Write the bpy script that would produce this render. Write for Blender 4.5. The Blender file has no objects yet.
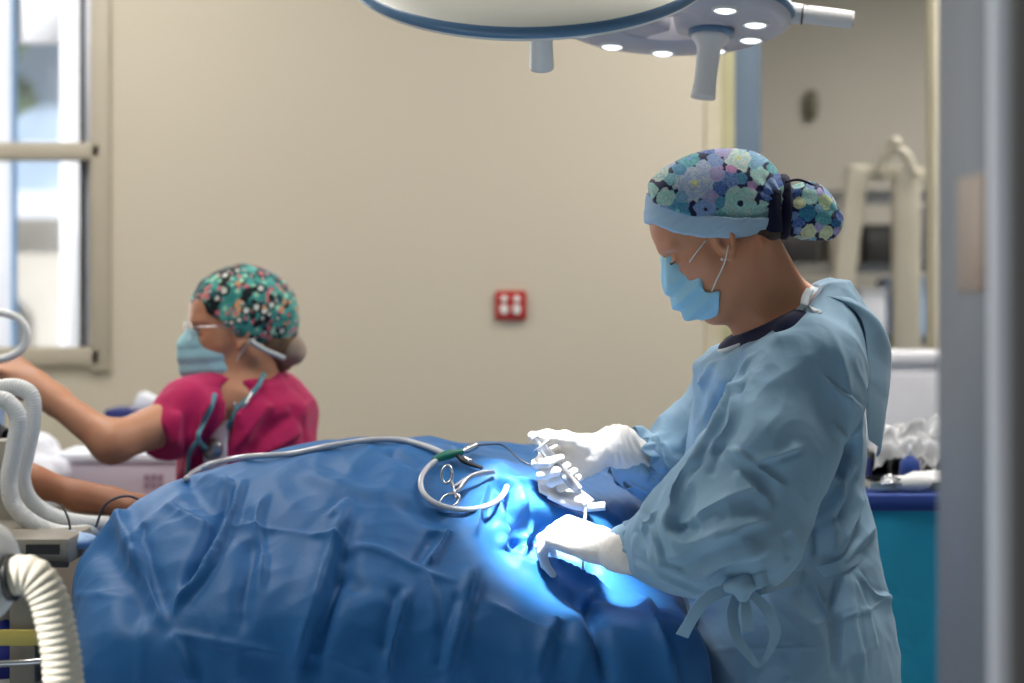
import bpy, bmesh, math, random
import numpy as np
from mathutils import Vector, Matrix, noise as mnoise
from mathutils.bvhtree import BVHTree

random.seed(7)
rng = np.random.default_rng(7)
COL = bpy.context.scene.collection
PI = math.pi

# ---------------------------------------------------------------- camera frame
FPX, CAMZ, HOR = 2000.0, 1.45, 300.0


def P(px, py, d):
    """the place in the room seen at (px, py) of the photograph, d metres away"""
    return np.array([(px - 512) / FPX * d, d, CAMZ - (py - HOR) / FPX * d])


# ---------------------------------------------------------------- scene helpers
def tag(o, label=None, cat=None, group=None, kind=None):
    if label: o['label'] = label
    if cat: o['category'] = cat
    if group: o['group'] = group
    if kind: o['kind'] = kind
    return o


def empty(name, loc, label, cat, group=None):
    o = bpy.data.objects.new(name, None)
    COL.objects.link(o)
    o.location = Vector([float(c) for c in loc])
    return tag(o, label, cat, group)


def link(name, me, mat, parent=None, smooth=True):
    """link a mesh given in world coordinates; under a parent it keeps its place"""
    o = bpy.data.objects.new(name, me)
    COL.objects.link(o)
    if mat is not None and len(me.materials) == 0:
        me.materials.append(mat)
    if smooth:
        me.polygons.foreach_set('use_smooth', [True] * len(me.polygons))
    if parent is not None:
        o.parent = parent
        off = Vector((0, 0, 0)); q = parent
        while q is not None:
            off += q.location; q = q.parent
        me.transform(Matrix.Translation(-off))
    return o


def npmesh(v, f, name='m'):
    v = np.asarray(v, dtype=np.float32)
    f = np.asarray(f, dtype=np.int32)
    me = bpy.data.meshes.new(name)
    me.vertices.add(len(v))
    me.vertices.foreach_set('co', v.ravel())
    n = f.shape[1]
    me.loops.add(f.size)
    me.loops.foreach_set('vertex_index', f.ravel())
    me.polygons.add(len(f))
    me.polygons.foreach_set('loop_start', np.arange(0, f.size, n, dtype=np.int32))
    me.polygons.foreach_set('loop_total', np.full(len(f), n, dtype=np.int32))
    me.update(calc_edges=True)
    me.validate()
    return me


def bmmesh(bm, name='m'):
    me = bpy.data.meshes.new(name)
    bmesh.ops.recalc_face_normals(bm, faces=bm.faces)
    bm.to_mesh(me); bm.free()
    return me


def sharp(o, ang=35):
    me = o.data
    me.polygons.foreach_set('use_smooth', [True] * len(me.polygons))
    try:
        me.set_sharp_from_angle(angle=math.radians(ang))
    except Exception:
        pass
    return o


def box_into(bm, c, s, rot=None, bevel=0.0, seg=2):
    b = bmesh.new()
    bmesh.ops.create_cube(b, size=1.0)
    bmesh.ops.scale(b, vec=Vector(s), verts=b.verts)
    if bevel > 0:
        bmesh.ops.bevel(b, geom=b.edges[:], offset=bevel, segments=seg, affect='EDGES', profile=0.5)
    M = Matrix.Translation(Vector([float(q) for q in c]))
    if rot is not None:
        M = M @ (rot.to_4x4() if hasattr(rot, 'to_4x4') else rot)
    bmesh.ops.transform(b, matrix=M, verts=b.verts)
    t = bpy.data.meshes.new('t'); b.to_mesh(t); b.free()
    bm.from_mesh(t); bpy.data.meshes.remove(t)


def box(name, c, s, mat, parent=None, bevel=0.0, rot=None, seg=2):
    bm = bmesh.new()
    box_into(bm, c, s, rot, bevel, seg)
    return sharp(link(name, bmmesh(bm), mat, parent), 30)


def boxes(name, lst, mat, parent=None, bevel=0.0):
    bm = bmesh.new()
    for it in lst:
        box_into(bm, it[0], it[1], it[2] if len(it) > 2 else None, bevel)
    return sharp(link(name, bmmesh(bm), mat, parent), 30)


def lathe_mesh(prof, n=48, M=None, cap=True):
    """prof: (r, z) list turned about local z"""
    bm = bmesh.new()
    rings = []
    for r, z in prof:
        if r < 1e-6:
            rings.append([bm.verts.new((0, 0, z))])
        else:
            rings.append([bm.verts.new((r * math.cos(2 * PI * i / n), r * math.sin(2 * PI * i / n), z)) for i in range(n)])
    for a, b in zip(rings[:-1], rings[1:]):
        for i in range(n):
            j = (i + 1) % n
            if len(a) == 1 and len(b) == 1: continue
            if len(a) == 1: bm.faces.new((a[0], b[i], b[j]))
            elif len(b) == 1: bm.faces.new((a[i], a[j], b[0]))
            else: bm.faces.new((a[i], a[j], b[j], b[i]))
    if M is not None:
        bmesh.ops.transform(bm, matrix=M, verts=bm.verts)
    return bmmesh(bm)


def axis_matrix(origin, z, x=None):
    z = Vector([float(c) for c in z]).normalized()
    x = Vector([float(c) for c in x]) if x is not None else (Vector((1, 0, 0)) if abs(z.x) < .9 else Vector((0, 1, 0)))
    y = z.cross(x).normalized(); x = y.cross(z).normalized()
    M = Matrix(((x.x, y.x, z.x), (x.y, y.y, z.y), (x.z, y.z, z.z))).to_4x4()
    M.translation = Vector([float(c) for c in origin])
    return M


def catmull(pts, n=8, closed=False):
    pts = [np.asarray(p, float) for p in pts]
    if len(pts) == 2:
        return np.array([pts[0] + (pts[1] - pts[0]) * t for t in np.linspace(0, 1, n + 1)])
    out = []
    m = len(pts)
    for i in range(m if closed else m - 1):
        p1, p2 = pts[i], pts[(i + 1) % m]
        p0 = pts[i - 1] if (i > 0 or closed) else 2 * p1 - p2
        p3 = pts[(i + 2) % m] if (i + 2 < m or closed) else 2 * p2 - p1
        for k in range(n):
            t = k / n
            out.append(0.5 * (2 * p1 + (p2 - p0) * t + (2 * p0 - 5 * p1 + 4 * p2 - p3) * t * t + (3 * p1 - p0 - 3 * p2 + p3) * t ** 3))
    if not closed: out.append(pts[-1])
    return np.array(out)


def tube_mesh(path, r, sides=12, closed=False, ripple=None):
    """path: dense points; r: number or per-point radii; ripple (pitch, depth) corrugates"""
    path = np.asarray(path, float)
    if ripple:
        seg = np.linalg.norm(np.diff(path, axis=0), axis=1); s = np.concatenate([[0], np.cumsum(seg)])
        m = int(s[-1] / ripple[0] * 6)
        t = np.linspace(0, s[-1], m)
        path = np.stack([np.interp(t, s, path[:, k]) for k in range(3)], 1)
        r = r - ripple[1] * (0.5 - 0.5 * np.cos(t / ripple[0] * 2 * PI)) ** 2
    n = len(path)
    rr = np.full(n, r) if np.isscalar(r) else np.interp(np.linspace(0, 1, n), np.linspace(0, 1, len(r)), r)
    T = np.gradient(path, axis=0)
    T /= np.linalg.norm(T, axis=1)[:, None] + 1e-12
    up = np.array([0, 0, 1.0]) if abs(T[0][2]) < .9 else np.array([1.0, 0, 0])
    N = np.cross(T[0], up); N /= np.linalg.norm(N)
    vs = []
    for i in range(n):
        N = N - T[i] * np.dot(N, T[i]); N /= np.linalg.norm(N) + 1e-12
        B = np.cross(T[i], N)
        a = np.linspace(0, 2 * PI, sides, endpoint=False)
        vs.append(path[i] + rr[i] * (np.cos(a)[:, None] * N + np.sin(a)[:, None] * B))
    v = np.concatenate(vs)
    f = []
    for i in range(n if closed else n - 1):
        i2 = (i + 1) % n
        for j in range(sides):
            k = (j + 1) % sides
            f.append((i * sides + j, i * sides + k, i2 * sides + k, i2 * sides + j))
    bm = bmesh.new()
    bv = [bm.verts.new(c) for c in v]
    for q in f: bm.faces.new([bv[c] for c in q])
    if not closed:
        bm.faces.new(bv[:sides][::-1]); bm.faces.new(bv[-sides:])
    return bmmesh(bm)


def tube(name, pts, r, mat, parent=None, n=8, sides=12, closed=False, ripple=None):
    return link(name, tube_mesh(catmull(pts, n, closed), r, sides, closed, ripple), mat, parent)


def ribbon_mesh(path, width, normal_hint, thick=0.0012, side=None):
    """a flat band that follows path; width vector lies across normal_hint"""
    path = np.asarray(path, float); n = len(path)
    T = np.gradient(path, axis=0); T /= np.linalg.norm(T, axis=1)[:, None] + 1e-12
    nh = np.asarray(normal_hint, float)
    if nh.ndim == 1: nh = np.tile(nh, (n, 1))
    B = np.cross(T, nh); B /= np.linalg.norm(B, axis=1)[:, None] + 1e-12
    w = np.interp(np.linspace(0, 1, n), np.linspace(0, 1, len(width)), width) if hasattr(width, '__len__') else np.full(n, width)
    N = np.cross(B, T)
    v = np.concatenate([path + B * w[:, None] / 2 + N * thick / 2, path - B * w[:, None] / 2 + N * thick / 2,
                        path - B * w[:, None] / 2 - N * thick / 2, path + B * w[:, None] / 2 - N * thick / 2])
    f = []
    for i in range(n - 1):
        for a, b in ((0, 1), (1, 2), (2, 3), (3, 0)):
            f.append((a * n + i, a * n + i + 1, b * n + i + 1, b * n + i))
    f.append((0, n, 2 * n, 3 * n)); f.append((n - 1, 2 * n - 1, 3 * n - 1, 4 * n - 1))
    bm = bmesh.new(); bv = [bm.verts.new(c) for c in v]
    for q in f:
        bm.faces.new([bv[c] for c in q])
    return bmmesh(bm)


# ---------------------------------------------------------------- distance-field modelling
def poly2d(x, y, pts):
    """signed distance to a closed polygon (negative inside)"""
    pts = np.asarray(pts, float)
    d = np.full(x.shape, 1e9); s = np.ones(x.shape)
    m = len(pts)
    for i in range(m):
        a, b = pts[i], pts[i - 1]
        ex, ey = b - a
        wx, wy = x - a[0], y - a[1]
        h = np.clip((wx * ex + wy * ey) / (ex * ex + ey * ey + 1e-12), 0, 1)
        bx, by = wx - ex * h, wy - ey * h
        d = np.minimum(d, bx * bx + by * by)
        c1 = y >= a[1]; c2 = y < b[1]; c3 = ex * wy > ey * wx
        flip = (c1 & c2 & c3) | (~c1 & ~c2 & ~c3)
        s = np.where(flip, -s, s)
    return s * np.sqrt(d)


class Field:
    def __init__(self, lo, hi, h, zdense=None):
        """zdense (z, coarse_h): below z the layers are coarse_h apart"""
        self.ax = []
        for k in range(3):
            if k == 2 and zdense:
                a = np.arange(lo[k], zdense[0], zdense[1]); b = np.arange(zdense[0], hi[k] + h, h)
                self.ax.append(np.concatenate([a, b]).astype(np.float32))
            else:
                self.ax.append(np.arange(lo[k], hi[k] + h, h).astype(np.float32))
        self.f = np.full([len(a) for a in self.ax], 1.0, dtype=np.float32)
        self.h = h
        self.M = np.eye(4)

    def sub(self, c, R):
        sl = []
        for k in range(3):
            i0 = max(0, int(np.searchsorted(self.ax[k], c[k] - R[k])) - 1)
            i1 = min(len(self.ax[k]), int(np.searchsorted(self.ax[k], c[k] + R[k])) + 2)
            sl.append(slice(i0, max(i1, i0)))
        return tuple(sl)

    def pts(self, sl):
        X, Y, Z = np.meshgrid(self.ax[0][sl[0]], self.ax[1][sl[1]], self.ax[2][sl[2]], indexing='ij')
        return X, Y, Z

    def _merge(self, sl, d, k, op):
        a = self.f[sl]; d = d.astype(np.float32)
        if op == 'add':
            m = np.minimum(a, d)
            if k > 0:
                hh = np.maximum(k - np.abs(a - d), 0) / k
                m = m - hh * hh * k / 4
        elif op == 'cut':
            d = -d
            m = np.maximum(a, d)
            if k > 0:
                hh = np.maximum(k - np.abs(a - d), 0) / k
                m = m + hh * hh * k / 4
        else:
            m = np.maximum(a, d)
            if k > 0:
                hh = np.maximum(k - np.abs(a - d), 0) / k
                m = m + hh * hh * k / 4
        self.f[sl] = m

    def tw(self, p):
        p = np.asarray(p, float)
        return self.M[:3, :3] @ p + self.M[:3, 3]

    def cone(self, a, b, ra, rb, k=0.02, op='add', flat=None):
        """tapered capsule; flat (axis vector, factor) squashes it along an axis"""
        a = self.tw(a); b = self.tw(b)
        R = max(ra, rb) + max(k, .01) + 3 * self.h
        lo = np.minimum(a, b) - R; hi = np.maximum(a, b) + R
        sl = self.sub((lo + hi) / 2, (hi - lo) / 2)
        X, Y, Z = self.pts(sl)
        ab = b - a; L2 = float(ab @ ab) + 1e-12
        dx, dy, dz = X - a[0], Y - a[1], Z - a[2]
        t = np.clip((dx * ab[0] + dy * ab[1] + dz * ab[2]) / L2, 0, 1)
        dx, dy, dz = dx - t * ab[0], dy - t * ab[1], dz - t * ab[2]
        if flat is not None:
            n = self.M[:3, :3] @ np.asarray(flat[0], float); n = n / np.linalg.norm(n)
            q = dx * n[0] + dy * n[1] + dz * n[2]
            e = q / flat[1] - q
            dx, dy, dz = dx + e * n[0], dy + e * n[1], dz + e * n[2]
        d = np.sqrt(dx * dx + dy * dy + dz * dz) - (ra + (rb - ra) * t)
        if flat is not None: d = d * min(1, flat[1] * 1.3)
        self._merge(sl, d, k, op)

    def chain(self, pts, rs, k=0.02, op='add', flat=None):
        for i in range(len(pts) - 1):
            self.cone(pts[i], pts[i + 1], rs[i], rs[i + 1], k, op, flat)

    def ell(self, c, r, k=0.02, op='add', rot=None):
        c = self.tw(c)
        A = self.M[:3, :3] @ (np.array(rot) if rot is not None else np.eye(3))
        R = max(r) + max(k, .01) + 3 * self.h
        sl = self.sub(c, (R, R, R))
        X, Y, Z = self.pts(sl)
        dx, dy, dz = X - c[0], Y - c[1], Z - c[2]
        q = [(A[0, i] * dx + A[1, i] * dy + A[2, i] * dz) for i in range(3)]
        k0 = np.sqrt(sum((q[i] / r[i]) ** 2 for i in range(3)))
        k1 = np.sqrt(sum((q[i] / r[i] ** 2) ** 2 for i in range(3))) + 1e-9
        self._merge(sl, k0 * (k0 - 1) / k1, k, op)

    def sections(self, st, k=0.02, op='add', power=2.0):
        """st: rows (z, cx, cy, rx, ry) of an upright trunk"""
        st = np.array(sorted(st)); Z1 = self.ax[2]
        z0, z1 = st[0, 0], st[-1, 0]
        iz = np.where((Z1 > z0 - .05) & (Z1 < z1 + .05))[0]
        if len(iz) == 0: return
        sl = (slice(0, len(self.ax[0])), slice(0, len(self.ax[1])), slice(iz[0], iz[-1] + 1))
        z = Z1[sl[2]]
        # smooth interpolation through the stations
        cx, cy, rx, ry = [smooth_interp(z, st[:, 0], st[:, j]) for j in (1, 2, 3, 4)]
        X = self.ax[0][:, None, None]; Y = self.ax[1][None, :, None]
        e = (np.abs((X - cx) / rx) ** power + np.abs((Y - cy) / ry) ** power) ** (1 / power)
        rm = np.minimum(rx, ry)
        d = (e - 1) * rm
        dz = np.maximum(z0 - z, z - z1)[None, None, :]
        d = np.maximum(d, dz)
        self._merge(sl, d, k, op)

    def custom(self, fn, k=0.0, op='and', c=None, R=None):
        sl = (slice(None),) * 3 if c is None else self.sub(np.asarray(c), R)
        X, Y, Z = self.pts(sl)
        self._merge(sl, fn(X, Y, Z), k, op)

    def mesh(self, smooth=1):
        f = self.f; S = f < 0
        c = [S[:-1, :-1, :-1], S[1:, :-1, :-1], S[:-1, 1:, :-1], S[1:, 1:, :-1], S[:-1, :-1, 1:], S[1:, :-1, 1:], S[:-1, 1:, 1:], S[1:, 1:, 1:]]
        anyv = c[0].copy(); allv = c[0].copy()
        for q in c[1:]:
            anyv |= q; allv &= q
        act = anyv & ~allv
        I, J, K = np.nonzero(act)
        offs = [(0, 0, 0), (1, 0, 0), (0, 1, 0), (1, 1, 0), (0, 0, 1), (1, 0, 1), (0, 1, 1), (1, 1, 1)]
        V = np.stack([f[I + a, J + b, K + d] for a, b, d in offs], 1).astype(np.float64)
        edges = [(0, 1), (2, 3), (4, 5), (6, 7), (0, 2), (1, 3), (4, 6), (5, 7), (0, 4), (1, 5), (2, 6), (3, 7)]
        acc = np.zeros((len(I), 3)); cnt = np.zeros(len(I))
        o = np.array(offs, float)
        for a, b in edges:
            va, vb = V[:, a], V[:, b]
            m = (va < 0) != (vb < 0)
            t = np.where(m, va / np.where(m, va - vb, 1), 0)
            p = o[a] + (o[b] - o[a]) * t[:, None]
            acc[m] += p[m]; cnt[m] += 1
        loc = acc / cnt[:, None]
        idx = np.full(act.shape, -1, dtype=np.int32); idx[I, J, K] = np.arange(len(I))
        v = np.empty((len(I), 3))
        for k, ii in enumerate((I, J, K)):
            a = self.ax[k]
            v[:, k] = a[ii] + (a[ii + 1] - a[ii]) * loc[:, k]
        quads = []
        # edges along x
        A = S[:-1, 1:-1, 1:-1]; B = S[1:, 1:-1, 1:-1]
        i, j, k = np.nonzero(A != B); j += 1; k += 1
        q = np.stack([idx[i, j - 1, k - 1], idx[i, j, k - 1], idx[i, j, k], idx[i, j - 1, k]], 1)
        fl = S[i, j, k]; q[~fl] = q[~fl][:, ::-1]; quads.append(q)
        A = S[1:-1, :-1, 1:-1]; B = S[1:-1, 1:, 1:-1]
        i, j, k = np.nonzero(A != B); i += 1; k += 1
        q = np.stack([idx[i - 1, j, k - 1], idx[i - 1, j, k], idx[i, j, k], idx[i, j, k - 1]], 1)
        fl = S[i, j, k]; q[~fl] = q[~fl][:, ::-1]; quads.append(q)
        A = S[1:-1, 1:-1, :-1]; B = S[1:-1, 1:-1, 1:]
        i, j, k = np.nonzero(A != B); i += 1; j += 1
        q = np.stack([idx[i - 1, j - 1, k], idx[i, j - 1, k], idx[i, j, k], idx[i - 1, j, k]], 1)
        fl = S[i, j, k]; q[~fl] = q[~fl][:, ::-1]; quads.append(q)
        F = np.concatenate(quads)
        F = F[(F >= 0).all(1)]
        v = relax(v, F, smooth)
        return v, F


def smooth_interp(x, xp, yp):
    """monotone-ish cubic through stations"""
    m = np.gradient(yp, xp)
    i = np.clip(np.searchsorted(xp, x) - 1, 0, len(xp) - 2)
    h = xp[i + 1] - xp[i]; t = np.clip((x - xp[i]) / h, 0, 1)
    return (2 * t ** 3 - 3 * t ** 2 + 1) * yp[i] + (t ** 3 - 2 * t ** 2 + t) * h * m[i] + (-2 * t ** 3 + 3 * t ** 2) * yp[i + 1] + (t ** 3 - t ** 2) * h * m[i + 1]


def relax(v, F, it, lam=0.5):
    if it <= 0: return v
    n = len(v)
    a = F.ravel(); b = np.roll(F, -1, axis=1).ravel()
    deg = np.bincount(a, minlength=n) + np.bincount(b, minlength=n)
    for _ in range(it):
        s = np.stack([np.bincount(a, v[b, k], n) + np.bincount(b, v[a, k], n) for k in range(3)], 1)
        v = v + lam * (s / np.maximum(deg, 1)[:, None] - v)
    return v


def vnormals(v, F):
    a, b, c, d = v[F[:, 0]], v[F[:, 1]], v[F[:, 2]], v[F[:, 3]]
    n = np.cross(c - a, d - b)
    out = np.zeros_like(v)
    for k in range(4):
        for j in range(3):
            out[:, j] += np.bincount(F[:, k], n[:, j], len(v))
    return out / (np.linalg.norm(out, axis=1)[:, None] + 1e-12)


# ---------------------------------------------------------------- numpy noise
_perm = np.random.default_rng(3).permutation(512)
_grad = np.random.default_rng(4).normal(size=(512, 3)); _grad /= np.linalg.norm(_grad, axis=1)[:, None]


def pnoise(p):
    p = np.asarray(p, float)
    i = np.floor(p).astype(int); f = p - i
    u = f * f * f * (f * (f * 6 - 15) + 10)
    out = 0
    for dx in (0, 1):
        for dy in (0, 1):
            for dz in (0, 1):
                h = _perm[(_perm[(_perm[(i[:, 0] + dx) & 511] + i[:, 1] + dy) & 511] + i[:, 2] + dz) & 511]
                g = _grad[h]
                w = (u[:, 0] if dx else 1 - u[:, 0]) * (u[:, 1] if dy else 1 - u[:, 1]) * (u[:, 2] if dz else 1 - u[:, 2])
                out = out + w * (g[:, 0] * (f[:, 0] - dx) + g[:, 1] * (f[:, 1] - dy) + g[:, 2] * (f[:, 2] - dz))
    return out * 1.6


# ---------------------------------------------------------------- folds pressed into cloth
def seg_dist(v, pts):
    """distance to a polyline, run 0..1 along it, and which side (by the surface's own sense)"""
    pts = np.asarray(pts, float)
    L = np.linalg.norm(np.diff(pts, axis=0), axis=1); S = np.concatenate([[0], np.cumsum(L)])
    best = np.full(len(v), 1e9); run = np.zeros(len(v)); off = np.zeros((len(v), 3)); tan = np.zeros((len(v), 3))
    for i in range(len(pts) - 1):
        ab = pts[i + 1] - pts[i]; l2 = ab @ ab + 1e-12
        t = np.clip((v - pts[i]) @ ab / l2, 0, 1)
        q = v - (pts[i] + t[:, None] * ab)
        d = np.linalg.norm(q, axis=1)
        m = d < best
        best[m] = d[m]; run[m] = (S[i] + t[m] * L[i]) / S[-1]; off[m] = q[m]; tan[m] = ab / math.sqrt(l2)
    return best, run, off, tan


def on_surface(v, F, pix):
    bvh = BVHTree.FromPolygons([tuple(c) for c in v], [tuple(int(i) for i in q) for q in F])
    return bvh


def press(v, F, strokes, bvh=None, n_it=2):
    """strokes: (pixel polyline, width m, height m, kind).  Each line is carried to the
    surface first, then the cloth is raised (or sunk) by its distance in the room."""
    if bvh is None: bvh = on_surface(v, F, None)
    N = vnormals(v, F)
    N = relax(N, F, 4); N /= np.linalg.norm(N, axis=1)[:, None] + 1e-12
    disp = np.zeros(len(v))
    o = Vector((0, 0, CAMZ))
    for st in strokes:
        px, w, amp = st[0], st[1], st[2]
        kind = st[3] if len(st) > 3 else 'ridge'
        dense = catmull([(a, b, 0) for a, b in px], 6) if len(px) > 2 else np.array([[px[0][0] + (px[1][0] - px[0][0]) * t, px[0][1] + (px[1][1] - px[0][1]) * t, 0] for t in np.linspace(0, 1, 9)])
        pts = []
        for a, b, _ in dense:
            d = Vector(((a - 512) / FPX, 1, -(b - HOR) / FPX)).normalized()
            hit = bvh.ray_cast(o, d, 10)
            if hit[0] is not None:
                q = np.array(hit[0])
                if not pts or np.linalg.norm(q - pts[-1]) < 0.12: pts.append(q)
        if len(pts) < 2: continue
        pts = np.array(pts)
        lo = pts.min(0) - 3.2 * w; hi = pts.max(0) + 3.2 * w
        m = np.nonzero(((v > lo) & (v < hi)).all(1))[0]
        if len(m) == 0: continue
        d, run, off, tan = seg_dist(v[m], pts)
        taper = np.clip(np.minimum(run, 1 - run) * 5, 0, 1); taper = taper * taper * (3 - 2 * taper)
        x = d / w
        side = np.sign(np.einsum('ij,ij->i', np.cross(tan, N[m]), off)) * x
        if kind == 'ridge':
            a_ = np.where(side > 0, 1.15, 3.0)
            g = np.exp(-(np.sqrt(x * x + .01) - .1) * a_) * 1.1 - 0.28 * np.exp(-((x - 1.0) ** 2) * 4) * (side < 0)
        elif kind == 'crest': g = np.exp(-np.abs(x) * 1.8) * (x < 3)
        elif kind == 'soft': g = np.exp(-np.sqrt(x ** 4 + .01))
        elif kind == 'step': g = np.where(side > 0, np.exp(-x * 1.1), np.exp(-(x * 3.2) ** 2))
        elif kind == 'stepr': g = np.where(side < 0, np.exp(-x * 1.1), np.exp(-(x * 3.2) ** 2))
        fade = np.clip(3.2 - x, 0, 1)
        # only the surface facing the same way as where the line lies
        disp[m] += amp * taper * g * fade
    return v + N * disp[:, None]
# ================================================================ materials
def srgb(r, g, b):
    def f(c):
        c /= 255.0
        return c / 12.92 if c <= .04045 else ((c + .055) / 1.055) ** 2.4
    return (f(r), f(g), f(b), 1.0)


class NT:
    def __init__(self, name):
        self.m = bpy.data.materials.new(name); self.m.use_nodes = True
        self.t = self.m.node_tree; self.n = self.t.nodes; self.l = self.t.links
        self.b = self.n['Principled BSDF']

    def add(self, kind, **kw):
        x = self.n.new(kind)
        for k, v in kw.items():
            if hasattr(x, k): setattr(x, k, v)
        return x

    def noise(self, scale, detail=4, rough=.55, dist=0, stretch=None):
        tc = self.add('ShaderNodeTexCoord')
        src = tc.outputs['Object']
        if stretch:
            mp = self.add('ShaderNodeMapping'); mp.inputs['Scale'].default_value = stretch
            self.l.new(src, mp.inputs[0]); src = mp.outputs[0]
        x = self.add('ShaderNodeTexNoise')
        x.inputs['Scale'].default_value = scale; x.inputs['Detail'].default_value = detail
        x.inputs['Roughness'].default_value = rough; x.inputs['Distortion'].default_value = dist
        self.l.new(src, x.inputs['Vector'])
        return x

    def ramp(self, fac, stops):
        r = self.add('ShaderNodeValToRGB')
        e = r.color_ramp.elements
        while len(e) > len(stops): e.remove(e[-1])
        while len(e) < len(stops): e.new(0.5)
        for q, (p, c) in zip(e, stops): q.position = p; q.color = c
        self.l.new(fac, r.inputs[0])
        return r

    def bump(self, height, strength=.3, dist=.005, prev=None):
        b = self.add('ShaderNodeBump')
        b.inputs['Strength'].default_value = strength; b.inputs['Distance'].default_value = dist
        self.l.new(height, b.inputs['Height'])
        if prev is not None: self.l.new(prev.outputs[0], b.inputs['Normal'])
        self.l.new(b.outputs[0], self.b.inputs['Normal'])
        return b

    def set(self, **kw):
        names = dict(color='Base Color', rough='Roughness', metal='Metallic', spec='Specular IOR Level', trans='Transmission Weight',
                     sheen='Sheen Weight', sss='Subsurface Weight', alpha='Alpha', coat='Coat Weight', ior='IOR', emit='Emission Strength', emitc='Emission Color')
        for k, v in kw.items(): self.b.inputs[names[k]].default_value = v
        return self


def mix_color(c, f): return (min(c[0] * f, 1), min(c[1] * f, 1), min(c[2] * f, 1), 1)


def plain(name, c, rough=.5, var=.06, scale=8, bump=0, bscale=60, **kw):
    """a paint, plastic or metal: faint colour variation, optional grain"""
    t = NT(name); t.set(rough=rough, **kw)
    n = t.noise(scale, 3)
    r = t.ramp(n.outputs['Fac'], [(.3, mix_color(c, 1 - var)), (.7, mix_color(c, 1 + var))])
    t.l.new(r.outputs[0], t.b.inputs['Base Color'])
    if bump: t.bump(t.noise(bscale, 4).outputs['Fac'], bump, .002)
    return t.m


def nonwoven(name, c, rough=.75, crumple=.35, dots=.12, sheen=.15, cscale=9.0, var=.05):
    """disposable surgical fabric: soft crumple, fine emboss, faint sheen"""
    t = NT(name); t.set(rough=rough, sheen=sheen, spec=.25)
    n = t.noise(5, 4)
    r = t.ramp(n.outputs['Fac'], [(.3, mix_color(c, 1 - var)), (.7, mix_color(c, 1 + var))])
    t.l.new(r.outputs[0], t.b.inputs['Base Color'])
    tc = t.add('ShaderNodeTexCoord')
    # creased facets: distance to cell borders of a warped cell pattern
    nz = t.noise(6, 2)
    mx = t.add('ShaderNodeVectorMath', operation='MULTIPLY_ADD')
    mx.inputs[1].default_value = (.12, .12, .12)
    t.l.new(nz.outputs['Color'], mx.inputs[0]); t.l.new(tc.outputs['Object'], mx.inputs[2])
    v = t.add('ShaderNodeTexVoronoi', feature='DISTANCE_TO_EDGE')
    v.inputs['Scale'].default_value = cscale
    t.l.new(mx.outputs[0], v.inputs['Vector'])
    mr = t.add('ShaderNodeMapRange', interpolation_type='SMOOTHSTEP')
    mr.inputs['From Max'].default_value = .16
    t.l.new(v.outputs['Distance'], mr.inputs['Value'])
    b1 = t.bump(mr.outputs[0], crumple * .55, .004)
    n2 = t.noise(22, 5, .6, .6)
    b2 = t.bump(n2.outputs['Fac'], crumple * .7, .004, b1)
    n3 = t.noise(900, 2)
    t.bump(n3.outputs['Fac'], dots, .0006, b2)
    return t.m


def vcol(name, rough=.8, bump=.15, attr='paint', sheen=.2, bscale=700):
    t = NT(name); t.set(rough=rough, sheen=sheen, spec=.2)
    a = t.add('ShaderNodeAttribute'); a.attribute_name = attr
    t.l.new(a.outputs['Color'], t.b.inputs['Base Color'])
    t.bump(t.noise(bscale, 3).outputs['Fac'], bump, .001)
    return t.m


M = {}
M['drape'] = nonwoven('drape_fabric', srgb(38, 102, 162), .52, .45, .10, sheen=.05, cscale=6)
M['drape_teal'] = nonwoven('drape_teal', srgb(34, 152, 186), .7, .3, .1)
M['drape_navy'] = nonwoven('drape_navy', srgb(34, 62, 132), .7, .3, .1)
M['gown'] = nonwoven('gown_fabric', srgb(138, 174, 200), .72, .30, .10, cscale=8)
M['binding'] = nonwoven('white_binding', srgb(225, 232, 238), .8, .1, .1)
M['navy_knit'] = nonwoven('navy_knit', srgb(30, 34, 66), .9, .1, .2)
M['band'] = nonwoven('chambray_band', srgb(172, 202, 228), .85, .12, .25, cscale=20)
M['cap_tie'] = nonwoven('navy_tie', srgb(18, 22, 52), .85, .3, .2, cscale=30)
M['mask'] = nonwoven('mask_blue', srgb(166, 220, 246), .8, .12, .12, cscale=30)
M['mask_pale'] = nonwoven('mask_pale', srgb(150, 196, 208), .8, .12, .12, cscale=30)
M['elastic'] = plain('ear_elastic', srgb(235, 235, 232), .7)
M['glove'] = nonwoven('latex_glove', srgb(243, 238, 232), .42, .16, .02, 0, cscale=45, var=.03)
M['knit_cuff'] = nonwoven('knit_cuff', srgb(240, 240, 236), .9, .2, .3, cscale=60)
M['scrub'] = nonwoven('scrub_magenta', srgb(172, 24, 84), .85, .25, .1, cscale=10)
M['undershirt'] = nonwoven('white_undershirt', srgb(225, 212, 222), .85, .1, .1)
M['black_cloth'] = nonwoven('black_cloth', srgb(24, 24, 28), .85, .2, .1)


def skin(name, c, red):
    t = NT(name); t.set(rough=.48, spec=.35)
    t.b.inputs['Subsurface Weight'].default_value = .12
    t.b.inputs['Subsurface Radius'].default_value = (.012, .005, .003)
    n = t.noise(14, 5, .6)
    r = t.ramp(n.outputs['Fac'], [(.3, c), (.6, mix_color(c, 1.06)), (.8, red)])
    t.l.new(r.outputs[0], t.b.inputs['Base Color'])
    b = t.bump(t.noise(90, 4).outputs['Fac'], .12, .001)
    return t.m


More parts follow.
